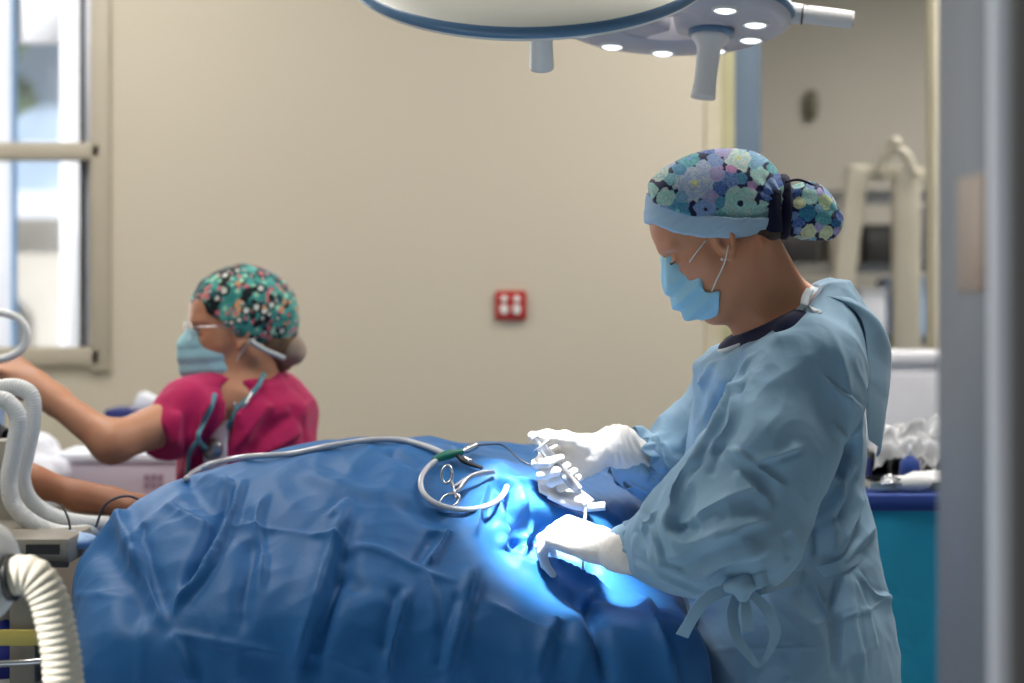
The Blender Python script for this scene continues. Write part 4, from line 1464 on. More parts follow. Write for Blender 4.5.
# --- catheter tube standing in the near hand
ct = empty('catheter', P(585, 512, 3.20), 'short white catheter tube upright between the two gloved hands', 'catheter')
tube('tube', [P(585, 503, 3.20), P(585.5, 512, 3.195), P(584, 530, 3.18), P(583, 562, 3.155), P(583, 583, 3.14)], .0020, M['white_plastic'], ct, 6, 12)
link('hub', lathe_mesh([(0, 0), (.0042, 0), (.0042, .010), (.003, .014), (0, .014)], 18, axis_matrix(P(585, 508, 3.20), (0, 0, 1))), M['white_plastic'], ct)

# --- gauze card and rolled swab behind the hand
gy = float(on_drape(560, 500)[1]) - .03
gz = empty('gauze_swab', P(568, 495, gy), 'folded white gauze swab standing behind the near glove', 'gauze')
cv = catmull([P(539, 492, gy), P(550, 498, gy), P(565, 504, gy), P(585, 506, gy)], 6)
tv = catmull([P(537, 479, gy + .03), P(552, 479, gy + .04), P(570, 483, gy + .04), P(594, 501, gy + .02)], 6)
vv = []; ncol = 8
for a, b in zip(cv, tv):
    for k in range(ncol):
        s = k / (ncol - 1)
        vv.append(a * (1 - s) + b * s + np.array([0, .004 * math.sin(s * 9), .0015 * math.sin(s * 17)]))
ff = [(i * ncol + k, i * ncol + k + 1, (i + 1) * ncol + k + 1, (i + 1) * ncol + k) for i in range(len(cv) - 1) for k in range(ncol - 1)]
o = link('pad', npmesh(np.array(vv), ff), M['pad'], gz)
s_ = o.modifiers.new('t', 'SOLIDIFY'); s_.thickness = .003
link('rolled_edge', tube_mesh(catmull([P(548, 496, gy), P(566, 503, gy - .005), P(585, 507, gy - .01), P(605, 506, gy - .01)], 8), [.004, .0065, .0075, .0070], 14), M['pad'], gz)
# ================================================================ the room
def struct(o):
    o['kind'] = 'structure'; return o


BW = 5.4
struct(box('floor', (.6, 4.2, -.05), (9.0, 9.6, .10), M['floor']))
struct(box('ceiling', (-1.0, 3.62, 2.95), (3.3, 3.75, .10), M['ceiling']))
# back wall with the window opening at the left
wx0, wx1, wz0, wz1 = -2.35, -1.105, 1.292, 2.45
px_r = .52
boxes('wall_back', [((( -2.6 + wx0) / 2, BW + .1, 1.45), (wx0 + 2.6, .2, 2.9)), (((wx0 + wx1) / 2, BW + .1, wz0 / 2), (wx1 - wx0, .2, wz0)),
                    (((wx0 + wx1) / 2, BW + .1, (wz1 + 2.9) / 2), (wx1 - wx0, .2, 2.9 - wz1)), (((wx1 + px_r) / 2, BW + .1, 1.45), (px_r - wx1, .2, 2.9))], M['wall'])
struct(bpy.data.objects['wall_back'])
struct(box('wall_left', (-2.7, 3.65, 1.45), (.2, 3.7, 2.9), M['wall']))
# door post beside the opening into the next room
struct(box('trim_1', (.5425, BW + .06, 1.45), (.046, .14, 2.9), M['post'], None, .004))
struct(box('trim_2', (.5830, BW + .09, 1.45), (.035, .20, 2.9), M['post_green'], None, .004))
# front wall with the doorway the picture is taken through
struct(box('wall_front', (1.55, 1.77, 1.45), (2.28, .19, 2.9), M['jamb']))
struct(box('trim_3', (.4035, 1.77, 1.45), (.013, .20, 2.9), M['jamb'], None, .003))
struct(box('trim_4', (.4070, 1.662, 1.45), (.020, .020, 2.9), M['jamb_edge'], None, .004))
st = box('strike_plate', (.3962, 1.725, 1.507), (.0025, .098, .100), M['strike'], None, .0008)
tag(st, 'tan metal strike plate on the grey door jamb', 'strike plate')
struct(box('trim_5', (.4440, 1.540, 1.45), (.120, .022, 2.9), M['black_matte'], None, .004))

# window: frame, transom, casement, panes
wf = empty('window_1', (-1.7, BW + .02, wz0), None, None); struct(wf)
wy = BW + .03
W_ = .052
boxes('window_frame', [((wx1 - .004, wy, (wz0 + wz1) / 2), (.055, .10, wz1 - wz0 + .07)), (((wx0 + wx1) / 2, wy, wz0 + .005), (wx1 - wx0, .10, .050)),
                       (((wx0 + wx1) / 2, wy, 1.852), (wx1 - wx0, .10, .046)), (((wx0 + wx1) / 2, wy, wz1), (wx1 - wx0, .10, .05)), ((wx0, wy, (wz0 + wz1) / 2), (.055, .10, wz1 - wz0 + .07))], M['window_frame'], wf, .008)
boxes('window_sash', [((-1.176, wy + .06, 1.87), (.012, .05, 1.16)), ], M['machine_dark'], wf, .002)
boxes('window_sash', [((-1.150, wy + .07, 1.87), (.040, .05, 1.16)), ], M['white_paint'], wf, .002)
box('pane', ((wx0 + wx1) / 2, wy + .045, (wz0 + wz1) / 2), (wx1 - wx0 - .04, .006, wz1 - wz0 - .03), M['pane'], wf)

# outside the window: a white bay with its own glazing, and the building beyond
ob = empty('window_bay', (-2.1, 6.3, 0), 'white framed glazed bay outside the window', 'window bay')
D = 6.3
def XP(px, d=D): return (px - 512) / FPX * d
def ZP(py, d=D): return CAMZ - (py - HOR) / FPX * d
boxes('bay_frame', [((XP(-20), D, 1.9), (XP(14) - XP(-54), .06, 2.4)), ((XP(74), D, 1.9), (XP(86) - XP(62), .06, 2.4)), ((XP(38), D, ZP(20)), (XP(62) - XP(14), .06, ZP(-4) - ZP(44))),
                    ((XP(38), D, ZP(151)), (XP(62) - XP(14), .06, ZP(143) - ZP(160)))], M['white_paint'], ob, .006)
box('bay_seal', (XP(17), D - .033, 1.9), (.016, .01, 2.0), M['lamp_blue'], ob)
box('bay_glass', (XP(40), D + .01, 1.9), (XP(62) - XP(14), .006, 2.2), M['pane'], ob)
hb = empty('house_facade', (-3.0, 12, 0), 'pale house facade with beige lower storey seen through the window', 'building')
hm = plain('render_beige', srgb(212, 204, 190), .9); hg = plain('render_blue', srgb(176, 196, 216), .8); hr = plain('roof_grey', srgb(120, 132, 146), .8)
box('wall', (-3.6, 12.2, 1.0), (5.5, .4, 2.0), hm, hb)
boxes('upper_storey', [((-3.6, 12.4, 2.9), (5.5, .4, 1.8))], hg, hb)
box('string_course', (-3.6, 11.95, 2.02), (5.5, .12, .16), M['white_paint'], hb)
box('roof', (-3.6, 12.1, 3.9), (5.8, 1.0, .25), hr, hb)
for x in (-3.1, -2.55):
    box('window', (x, 11.98, 1.2), (.28, .06, .5), M['lamp_blue'], hb)
tr = empty('tree', (-3.0, 10.6, 0), 'soft green tree standing outside beyond the window', 'tree')
link('trunk', lathe_mesh([(.09, 0), (.06, 1.6), (.03, 2.4), (0, 2.5)], 12, Matrix.Translation((-3.0, 10.9, 0))), plain('bark', srgb(110, 96, 80), .9), tr)
g = Field((-3.6, 10.3, 2.2), (-2.4, 11.5, 3.5), .035)
for i in range(22):
    g.ell((-3.0 + random.uniform(-.35, .35), 10.9 + random.uniform(-.35, .35), 2.75 + random.uniform(-.35, .4)), (.16, .16, .13), .03)
tv_, tf_ = g.mesh(0); tv_ = tv_ + vnormals(tv_, tf_) * (.05 * pnoise(tv_ * 12))[:, None]
link('foliage', npmesh(tv_, tf_), plain('leaves', srgb(132, 156, 120), .9, .3, 20), tr)
box('ground_outside', (-2, 12, -.06), (14, 10, .1), plain('paving', srgb(190, 190, 186), .9)); struct(bpy.data.objects['ground_outside'])

# red wall plate with its four white inserts
rp = empty('red_wall_plate', (P(510.5, 305, BW)[0], BW, P(510.5, 305, BW)[2]), 'small red square wall plate with two rows of pale inserts on the beige wall', 'wall plate')
cx, _, cz = P(510.8, 305, BW)
box('plate', (cx, BW - .008, cz), (.084, .016, .078), M['red_plate'], rp, .005)
for sx in (-1, 1):
    link('insert', lathe_mesh([(0, 0), (.010, 0), (.0095, .004), (0, .005)], 24, axis_matrix((cx + sx * .017 - .001, BW - .0155, cz + .016), (0, -1, 0))), M['white_plastic'], rp)
    box('insert', (cx + sx * .017 - .001, BW - .017, cz - .012), (.021, .006, .026), M['white_plastic'], rp, .003)

# ---- next room through the opening
NY = 8.4
struct(box('wall_right', (2.2, NY, 1.45), (4.6, .2, 2.9), M['wall_right']))
struct(box('wall_side', (4.6, 5.1, 1.45), (.2, 6.6, 2.9), M['wall_right']))
struct(box('ceiling_far', (2.2, 7.05, 2.95), (4.9, 3.1, .10), M['ceiling']))
struct(box('ceiling_side', (2.65, 3.62, 2.95), (4.0, 3.75, .10), M['ceiling']))
struct(box('wall_return', (-.1, 7.0, 1.45), (.2, 3.0, 2.9), M['wall_right']))
d6 = 6.0
cur = empty('sliding_door', (P(740, 300, 5.75)[0], 5.75, 0), 'grey blue sliding door leaf standing at the edge of the opening', 'door')
cxx = P(737, 300, 5.75)[0]
box('leaf', (cxx, 5.75, 1.25), (.076, .5, 2.5), plain('leaf_blue', srgb(96, 116, 138), .6), cur, .004)
box('handle', (cxx, 5.49, 1.05), (.02, .03, .22), M['steel'], cur, .004)
# far post
struct(box('trim_6', (P(936, 300, 5.2)[0] + .03, 5.2, 1.45), (.09, .12, 2.9), M['post'], None, .004))
# small wall sounder
ws = empty('wall_bracket', P(812, 104, NY - .12), 'small dark olive bracket fixed high on the far wall', 'bracket')
link('body', lathe_mesh([(0, -.07), (.020, -.06), (.028, 0), (.022, .05), (0, .06)], 20, Matrix.Translation(Vector(P(812, 104, NY - .13)))), plain('olive', srgb(112, 110, 92), .6), ws)
# storage rack
rk = empty('storage_rack', (1.35, 7.6, 0), 'grey wire storage rack with shelves in the next room', 'rack')
rx0, rx1, ry0, ry1 = P(775, 0, 7.4)[0], P(985, 0, 7.4)[0], 7.4, 7.85
for x in (rx0, rx1):
    for y in (ry0, ry1):
        box('upright', (x, y, .96), (.03, .03, 1.86), M['steel_dark'], rk)
for z in (1.84, 1.57, 1.30, .95, .5):
    L_ = [(((rx0 + rx1) / 2, y, z), (rx1 - rx0, .014, .03)) for y in (ry0, ry1)]
    L_ += [((rx0 + (rx1 - rx0) * k / 24, (ry0 + ry1) / 2, z), (.006, ry1 - ry0, .006)) for k in range(25)]
    boxes('shelf', L_, M['steel'], rk)
for i, (px, w, h, d, z, m, lb) in enumerate([(795, .14, .12, .3, 1.59, 'machine_dark', 'dark low case at the left end of the upper rack shelf'), (838, .11, .17, .3, 1.59, 'grey_machine', 'beige carton on the upper rack shelf'), (876, .12, .13, .3, 1.59, 'machine_dark', 'dark carton on the upper rack shelf between the white frame posts'), (905, .16, .20, .3, 1.32, 'blue_light', 'pale blue bin on the middle rack shelf'), (866, .10, .16, .3, 1.32, 'paper', 'white carton on the middle rack shelf'),
                                         (805, .20, .18, .3, 1.32, 'grey_machine', 'wide beige carton on the middle rack shelf'), (880, .16, .24, .3, .97, 'blue_light', 'tall pale blue bin on the lower rack shelf'), (940, .12, .2, .3, 1.59, 'paper', 'white carton at the right end of the upper rack shelf')]):
    x = P(px, 0, 7.6)[0]
    bx_ = empty('storage_box', (x, 7.6, z - .005), lb, 'box', 'boxes on the storage rack')
    box('carton', (x, 7.6, z + h / 2 - .005), (w, d, h), M[m], bx_, .006)
    box('lid', (x, 7.6, z + h + .004), (w + .012, d + .012, .018), M[m], bx_, .004)
# white lifting frame: two posts, cross bar, arched head
lf = empty('lifting_frame', (P(880, 0, 6.4)[0], 6.4, 0), 'tall off-white patient lift frame with slanted leg and arched head', 'lift frame')
fm = plain('frame_cream', srgb(224, 216, 196), .5)
Dd = 6.4
def post_bar(name, a, b, w):
    a = np.array(a); b = np.array(b); L0 = np.linalg.norm(b - a)
    bm = bmesh.new(); box_into(bm, (0, 0, L0 / 2), (w, w * .8, L0), None, w * .15)
    me = bmmesh(bm); me.transform(axis_matrix(a, b - a, (1, 0, 0)))
    return sharp(link(name, me, fm, lf), 30)
a = P(858, 166, Dd); b = P(835, 345, Dd); dirn = (b - a) / (a[2] - b[2]); b2 = a + dirn * (a[2] - .04)
post_bar('slanted_leg', b2, a, .068)
post_bar('post', [P(906, 0, Dd)[0], Dd, .04], P(906, 168, Dd), .085)
post_bar('cross_bar', P(848, 172, Dd), P(926, 176, Dd), .045)
tube('arched_head', [P(878, 176, Dd - .03), P(884, 158, Dd - .03), P(895, 150, Dd - .03), P(907, 157, Dd - .03), P(914, 176, Dd - .03)], .016, fm, lf, 6, 12)
link('cap', lathe_mesh([(0, .03), (.016, .025), (.022, 0), (.0, -.01)], 20, Matrix.Translation(Vector(P(895, 146, Dd - .03)))), fm, lf)
box('foot', (P(880, 0, Dd)[0], Dd, .025), (.75, .5, .05), fm, lf, .01)

# ---- white equipment cabinet and instrument table behind the surgeon
ec = empty('equipment_cabinet', (.92, 4.75, 0), 'white equipment cabinet standing behind the instrument table', 'cabinet')
x0 = P(862, 0, 4.6)[0]; ztop = P(0, 357, 4.6)[2]
box('body', (x0 + .30, 4.80, ztop / 2 + .03), (.60, .40, ztop - .06), plain('cabinet_white', srgb(208, 208, 214), .5), ec, .012)
box('top', (x0 + .30, 4.80, ztop - .005), (.62, .42, .03), plain('cabinet_top', srgb(212, 212, 217), .5), ec, .008)
box('plinth', (x0 + .30, 4.80, .033), (.54, .34, .066), M['grey_machine'], ec, .004)
box('door', (x0 + .30, 4.594, ztop / 2 + .01), (.575, .012, ztop - .10), plain('cabinet_door', srgb(208, 208, 214), .5), ec, .004)
it = empty('instrument_table', (1.0, 3.95, 0), 'instrument table under a teal drape with a navy top edge', 'table')
tx0, ty0, tz = P(868, 0, 3.75)[0], 3.75, P(0, 493, 3.75)[2]
box('top', (tx0 + .35, 4.0, tz - .03), (.72, .46, .04), M['steel'], it, .004)
for x in (tx0 + .04, tx0 + .66):
    for y in (3.83, 4.18):
        box('leg', (x, y, (tz - .05) / 2), (.03, .03, tz - .05), M['steel_dark'], it)
# skirt with folds
n = 260; rows = 26
vv = []
per = [(tx0 - .02, 3.75), (tx0 + .73, 3.75), (tx0 + .73, 4.25), (tx0 - .02, 4.25)]
cum = [0]; 
for i in range(4):
    a_, b_ = per[i], per[(i + 1) % 4]; cum.append(cum[-1] + math.hypot(b_[0] - a_[0], b_[1] - a_[1]))
for r in range(rows):
    t = r / (rows - 1)
    for k in range(n):
        s = cum[-1] * k / n; i = max(j for j in range(4) if cum[j] <= s + 1e-9); f = (s - cum[i]) / (cum[i + 1] - cum[i])
        a_, b_ = per[i], per[(i + 1) % 4]
        x = a_[0] + (b_[0] - a_[0]) * f; y = a_[1] + (b_[1] - a_[1]) * f
        nx_, ny_ = (b_[1] - a_[1]), -(b_[0] - a_[0]); l_ = math.hypot(nx_, ny_)
        am = (.012 + .02 * t) * t ** .3 * (math.sin(s * 26 + 2 * math.sin(s * 5) + 1.5 * t) * .6 + .5 * math.sin(s * 11 + 1 - 2 * t))
        vv.append((x + nx_ / l_ * am, y + ny_ / l_ * am, tz - .030 - t * .80))
ff = [(r * n + k, r * n + (k + 1) % n, (r + 1) * n + (k + 1) % n, (r + 1) * n + k) for r in range(rows - 1) for k in range(n)]
o = link('skirt', npmesh(np.array(vv), ff), M['drape_teal'], it); o['label'] = 'teal drape skirt'
o = box('cover', (tx0 + .355, 4.0, tz - .018), (.765, .52, .034), M['drape_navy'], it, .012); o['label'] = 'navy blue sheet over the table top'
# things on the table
ty_ = empty('instrument_tray', (tx0 + .35, 4.0, tz), 'shallow steel instrument tray lying on the navy sheet of the instrument table', 'tray')
box('base', (tx0 + .36, 3.99, tz + .0035), (.70, .44, .005), M['steel'], ty_, .002)
boxes('rim', [((tx0 + .36, 3.99 + s_ * .22, tz + .010), (.70, .006, .018)) for s_ in (-1, 1)] + [((tx0 + .36 + s_ * .35, 3.99, tz + .010), (.006, .44, .018)) for s_ in (-1, 1)], M['steel'], ty_, .002)
def tt(px, py, d): return P(px, py, d)
mo = empty('camera_unit', tt(905, 482, 3.98), 'black camera control unit under the clear wrap on the instrument table', 'medical device')
zc = tz + .010
box('body', (P(908, 0, 3.98)[0], 4.02, zc + .026), (.17, .16, .050), M['machine_dark'], mo, .006)
link('lens_mount', lathe_mesh([(0, 0), (.021, 0), (.021, .03), (.016, .032), (.014, .02), (0, .02)], 28, axis_matrix((P(896, 0, 3.95)[0], 3.938, zc + .024), (0, -1, 0))), M['black_rubber'], mo)
boxes('front_mark', [((P(928, 0, 3.94)[0] + dx, 3.938, zc + .025), (.005, .003, .028)) for dx in (-.015, .015)] + [((P(928, 0, 3.94)[0] + sgn * .0065, 3.938, zc + .029), (.0045, .003, .021), Matrix.Rotation(-sgn * .5, 4, 'Y')) for sgn in (-1, 1)], M['pad'], mo)
box('side_panel', (P(889, 0, 3.98)[0] - .02, 3.99, zc + .022), (.06, .10, .038), M['navy_folder'], mo, .004)
cp = empty('dropper_bottle', tt(911, 480, 3.9), 'small deep blue bottle with white tip in front of the black unit', 'bottle')
link('bottle_body', lathe_mesh([(0, 0), (.022, 0), (.019, .03), (.006, .042), (0, .042)], 20, Matrix.Translation((P(910, 0, 3.885)[0], 3.885, zc + .008))), M['drape_navy'], cp)
link('tip', lathe_mesh([(0, .042), (.0045, .042), (.004, .062), (0, .064)], 12, Matrix.Translation((P(910, 0, 3.885)[0], 3.885, zc + .008))), M['paper'], cp)
for i, (xa, xb, y, zoff, lb) in enumerate([(882, 950, 3.790, .006, 'white rolled towel lying along the front of the instrument table'), (905, 960, 3.825, .012, 'second white rolled towel lying behind the front one')]):
    a_, b_ = P(xa, 0, y)[0], P(xb, 0, y)[0]
    tw = link('rolled_towel', tube_mesh(catmull([(a_, y, zc - .004 + zoff * .9), ((a_ * .6 + b_ * .4), y - .012, zc + zoff * .9), (b_, y, zc + zoff * .8)], 10), [.010, .016, .015, .017, .015, .012], 16), M['pad'])
    tag(tw, lb, 'towel', 'rolled towels')
fo = empty('forceps', tt(889, 488, 3.78), 'steel forceps lying on the edge of the instrument table', 'forceps')
tube('arm', [(P(879, 0, 3.78)[0], 3.775, zc + .004), (P(886, 0, 3.78)[0], 3.768, zc + .020), (P(899, 0, 3.78)[0], 3.766, zc + .014)], .003, M['steel'], fo, 6, 8)
tube('arm', [(P(879, 0, 3.78)[0], 3.772, zc + .003), (P(888, 0, 3.78)[0], 3.760, zc + .008), (P(900, 0, 3.78)[0], 3.764, zc + .004)], .003, M['steel'], fo, 6, 8)
# crumpled clear wrap bunched over the unit
nx2, ny2 = 120, 50
u = np.linspace(0, 1, nx2); w_ = np.linspace(0, 1, ny2)
U, Wd = np.meshgrid(u, w_, indexing='ij')
Xc = tx0 + .03 + U * .50; Yc = 3.90 + Wd * .24
q = np.stack([Xc.ravel() * 14, Yc.ravel() * 14, np.zeros(Xc.size)], 1)
hz = .060 + .028 * np.sin(U.ravel() * 7) * .5 + .05 * np.abs(pnoise(q * 1.2)) + .03 * np.abs(pnoise(q * 3)) - .05 * (np.abs(Wd.ravel() * 2 - 1) ** 4)
Vc = np.stack([Xc.ravel() + .02 * pnoise(q * 2 + 7), Yc.ravel() + .02 * pnoise(q * 2 + 3), zc + hz], 1)
ii = np.arange(nx2 * ny2).reshape(nx2, ny2)
fw_ = np.stack([ii[:-1, :-1], ii[1:, :-1], ii[1:, 1:], ii[:-1, 1:]], -1).reshape(-1, 4)
cw = link('clear_wrap', npmesh(Vc, fw_), M['film'])
tag(cw, 'crumpled clear plastic wrap heaped over the devices on the instrument table', 'plastic wrap')

# ================================================================ surgical lamps
def lamp_light(): pass
# front lamp: seen from behind its shell, aimed away and down
la = empty('surgical_lamp', P(535, -50, 3.05), 'large off-white surgical lamp head with blue edge seal, seen from behind, nearest the camera', 'surgical lamp', 'surgical lamps')
ca = P(531, -38, 3.15)
za = np.array([-.02, -.50, .866]); za /= np.linalg.norm(za)      # outward normal of the shell
Ma = axis_matrix(ca, za)
Rr = .292
link('shell', lathe_mesh([(0, .062), (.08, .060), (.16, .050), (.22, .036), (.262, .022), (Rr - .004, .010), (Rr, .006)], 96, Ma), M['lamp_shell'], la)
o = link('seal', lathe_mesh([(Rr - .002, .009), (Rr + .003, .005), (Rr + .004, -.004), (Rr - .001, -.009)], 96, Ma), M['lamp_blue'], la); o['label'] = 'blue edge seal'
link('underside', lathe_mesh([(Rr - .001, -.008), (Rr - .004, -.014), (Rr - .015, -.018), (.05, -.022), (0, -.022)], 96, Ma), M['lamp_shell'], la)
link('handle', lathe_mesh([(0, -.160), (.019, -.160), (.0195, -.156), (.0175, -.10), (.0175, -.02), (0, -.02)], 32, Ma @ Matrix.Translation((.014, -.05, 0))), M['grip'], la)
link('hub', lathe_mesh([(0, .11), (.045, .105), (.05, .055), (0, .055)], 32, Ma), M['lamp_shell'], la)
tube('arm', [ca + za * .10, ca + za * .18 + np.array([-.1, 0, .05]), ca + np.array([-.35, .1, .35]), ca + np.array([-.4, .2, 1.00])], .024, M['lamp_shell'], la, 8, 16)

# rear lamp: its lit face towards the camera and the patient
cb = P(712, 14, 3.55)
zb = np.array([.05, .14, .99]); zb /= np.linalg.norm(zb)
lb_ = empty('surgical_lamp', cb, 'round grey surgical lamp head showing its lit lenses and centre handle', 'surgical lamp', 'surgical lamps')
cbb = P(667, 15, 3.55)
Mb = axis_matrix(cbb, zb, (1, 0, 0))
Ro, Ri = .222, .100
# ring shaped head with a cut-out crossed by two webs
link('ring', lathe_mesh([(Ri, -.018), (Ri + .010, -.026), (Ro - .03, -.022), (Ro - .006, -.010), (Ro, .004), (Ro - .01, .022), (Ro - .06, .040), (Ri + .02, .040), (Ri, .030), (Ri, -.018)], 96, Mb), M['lamp_under'], lb_)
o = link('seal', lathe_mesh([(Ro - .004, -.004), (Ro + .003, .001), (Ro + .003, .010), (Ro - .004, .014)], 96, Mb), M['lamp_blue'], lb_); o['label'] = 'blue edge seal'
bm = bmesh.new()
for a in (0.15, PI * .72, PI * 1.35):
    box_into(bm, (math.cos(a) * .080, math.sin(a) * .080, .004), (.10, .085, .040), Matrix.Rotation(a, 4, 'Z'), .008)
me = bmmesh(bm); me.transform(Mb)
sharp(link('web', me, M['lamp_under'], lb_), 35)
Mh = Mb @ Matrix.Translation((.078, -.012, 0))
link('hub', lathe_mesh([(0, .045), (.05, .04), (.056, .0), (.050, -.028), (0, -.030)], 40, Mb @ Matrix.Translation((.066, -.01, 0))), M['lamp_under'], lb_)
o = link('hub_collar', lathe_mesh([(.030, -.028), (.041, -.028), (.041, -.036), (.030, -.038)], 40, Mh), M['lamp_blue'], lb_); o['label'] = 'blue collar ring'
hd = axis_matrix(cbb + np.array(Mh.to_3x3() @ Vector((0, 0, -.034))) + np.array(Mb.to_3x3() @ Vector((.032, -.012, 0))), (-.10, -.10, -1))
hd = axis_matrix(Mh @ Vector((0, 0, -.034)), (-.13, -.10, -1))
link('handle', lathe_mesh([(0, 0), (.033, 0), (.034, .010), (.026, .018), (.021, .028), (.0195, .085), (.022, .112), (.022, .116), (0, .118)], 36, hd), M['grip'], lb_)
for k in range(10):
    a = k / 10 * 2 * PI + .28
    rr_ = (Ri + Ro) / 2
    Ml = Mb @ Matrix.Translation((math.cos(a) * rr_, math.sin(a) * rr_, -.0255))
    link('lens', lathe_mesh([(0, -.004), (.014, -.003), (.019, .0), (.019, .004), (0, .004)], 24, Ml), M['led'], lb_)
    link('lens_bezel', lathe_mesh([(.0185, .003), (.0195, -.003), (.023, -.002), (.0235, .004)], 24, Ml), M['white_plastic'], lb_)
# side grip of the rear lamp
g0 = Mb @ Vector((Ro - .01, -.01, .004))
g1 = np.array(P(792, 13, g0.y)); g2 = np.array(P(853, 20, g0.y - .02))
link('side_grip', tube_mesh(catmull([g1 - (g2 - g1) * .08, g1 + (g2 - g1) * .22, g1 + (g2 - g1) * .26, g1 + (g2 - g1) * .30, g2 - (g2 - g1) * .06, g2], 6), [.018, .018, .013, .0145, .0155, .0165, .0160, .0155, .008], 20), M['grip'], lb_)
link('grip_collar', tube_mesh([g1 + (g2 - g1) * .17, g1 + (g2 - g1) * .19], .0185, 20), M['black_rubber'], lb_)
tube('arm', [Mb @ Vector((0, 0, .04)), Mb @ Vector((0, 0, .14)), Mb @ Vector((.3, .1, .30)), Mb @ Vector((.35, .35, .965))], .024, M['lamp_shell'], lb_, 8, 16)
# ================================================================ the nurse at the head end
nurse = empty('person', (-.53, 4.1, 0), 'person in magenta scrubs and a teal print cap with a stethoscope, reaching left', 'person')
HN = head_frame(238, 329, 4.1, math.radians(15), math.radians(5))
def NH(x, y, z): return HN[:3, :3] @ np.array([x, y, z]) + HN[:3, 3]
D4 = 4.1
shR, shL = P(190, 414, 4.00), P(276, 410, 4.18)
elR, wrR = P(112, 443, 3.86), P(38, 388, 3.93)
handR = P(8, 368, 3.95)
g = Field((-1.12, 3.70, .02), (-.28, 4.45, 1.56), .0038, zdense=(.98, .016))
g.M = HN
head_prims(g)
g.M = np.eye(4)
g.cone(NH(-.022, 0, -.04), P(248, 398, 4.12), .054, .060, .035)
g.cone(NH(.012, 0, -.07), P(238, 396, 4.06), .036, .040, .03)
g.cone(P(248, 398, 4.12), shR, .055, .046, .05)
g.cone(P(248, 398, 4.12), shL, .055, .052, .05)
g.sections([(1.24, P(246, 0, D4)[0], 4.12, .09, .08), (1.18, P(244, 0, D4)[0], 4.12, .13, .10), (1.05, P(244, 0, D4)[0], 4.12, .12, .10), (.9, P(246, 0, D4)[0], 4.13, .11, .10), (.8, P(248, 0, D4)[0], 4.14, .14, .12)], .05)
g.chain([shR, elR, wrR], [.048, .036, .024], .03)
fwn = handR - wrR
for sgn, x in ((-1, -.60), (1, -.46)):
    g.chain([(x, 4.14, .85), (x, 4.12, .5), (x, 4.16, .12)], [.08, .056, .038], .04)
    g.chain([(x, 4.16, .08), (x - .08, 4.08, .055)], [.045, .034], .03)
elL, wrL = P(282, 520, 4.10), P(235, 560, 3.98)
g.chain([shL, elL, wrL], [.050, .038, .026], .03)
hand_prims(g, wrR, fwn, (.25, .35, -.9), -1, [(5, 10, 18, 12), (1, 14, 20, 14), (-4, 18, 22, 16), (-9, 22, 24, 18)], [(.018, .022, .008), (.050, .046, .012), (.078, .052, .016), (.098, .050, .018)])
hand_prims(g, wrL, P(215, 568, 3.94) - wrL, (-.3, .2, -.9), 1, [(5, 18, 22, 12), (1, 20, 24, 14), (-4, 24, 26, 16), (-9, 26, 28, 18)], [(.018, .022, .008), (.050, .040, .012), (.076, .042, .016), (.094, .036, .018)])
v, F = g.mesh(1)
link('body', npmesh(v, F), M['skin_b'], nurse)
nbvh = BVHTree.FromPolygons([tuple(c) for c in v], [tuple(int(i) for i in q) for q in F])


def on_n(px, py, lift=.002, bvh=None):
    o = Vector((0, 0, CAMZ)); d = Vector(((px - 512) / FPX, 1, -(py - HOR) / FPX)).normalized()
    h = (bvh or nbvh).ray_cast(o, d, 10)
    return None if h[0] is None else np.array(h[0]) - np.array(d) * lift


# scrub top
g = Field((-1.05, 3.76, .50), (-.26, 4.46, 1.34), .0055, zdense=(.98, .02))
cxn = P(247, 0, D4)[0]
g.sections([(1.275, cxn + .012, 4.12, .075, .085), (1.24, cxn, 4.12, .125, .115), (1.18, cxn - .005, 4.12, .138, .13), (1.05, cxn - .005, 4.12, .140, .13), (.9, cxn, 4.13, .135, .13), (.75, cxn, 4.14, .16, .15), (.55, cxn, 4.14, .17, .16)], 0)
g.cone(P(256, 392, 4.13), shL, .064, .072, .05)
g.cone(shL, P(278, 470, 4.14), .070, .068, .04)
g.cone(P(240, 402, 4.10), shR, .062, .062, .05)
g.cone(shR, P(168, 432, 3.955), .062, .060, .03)
g.cone(P(214, 398, 4.05), P(192, 408, 3.99), .046, .05, .03)
g.ell(NH(-.01, 0, -.135), (.060, .058, .075), .012, 'cut')
# V neck
vcen = P(226, 430, 4.0)
g.cone(P(233, 396, 4.02), P(215, 452, 3.985), .030, .015, .008, 'cut')
ax_ = P(160, 437, 3.93) - shR; ax_ /= np.linalg.norm(ax_)
ce = P(152, 436, 3.93)
g.custom(lambda X, Y, Z: np.where((X < shR[0] - .01) & (Z > 1.08), (X - ce[0]) * ax_[0] + (Y - ce[1]) * ax_[1] + (Z - ce[2]) * ax_[2], -1.0), 0)
v, F = g.mesh(2)
NS = [([(215, 395), (200, 420), (190, 460), (188, 480)], .012, .010, 'ridge'), ([(222, 400), (208, 430), (200, 470)], .010, -.010, 'soft'), ([(275, 400), (255, 425), (232, 455)], .014, .012, 'ridge'),
      ([(300, 415), (270, 430), (240, 458)], .014, -.012, 'soft'), ([(305, 430), (280, 445), (250, 462)], .012, .010, 'ridge'), ([(180, 410), (178, 430), (176, 448)], .010, .009, 'ridge'), ([(190, 405), (188, 430), (186, 470)], .009, -.010, 'soft'),
      ([(290, 400), (302, 425), (306, 455)], .014, -.006, 'soft')]
v = press(v, F, NS)
N = vnormals(v, F)
v = v + N * (.005 * (1 - np.abs(pnoise(v * 9)) * 2.2 - .45) + .002 * pnoise(v * 22))[:, None]
link('scrub_top', npmesh(v, F), M['scrub'], nurse)['label'] = 'magenta scrub top with v neck'
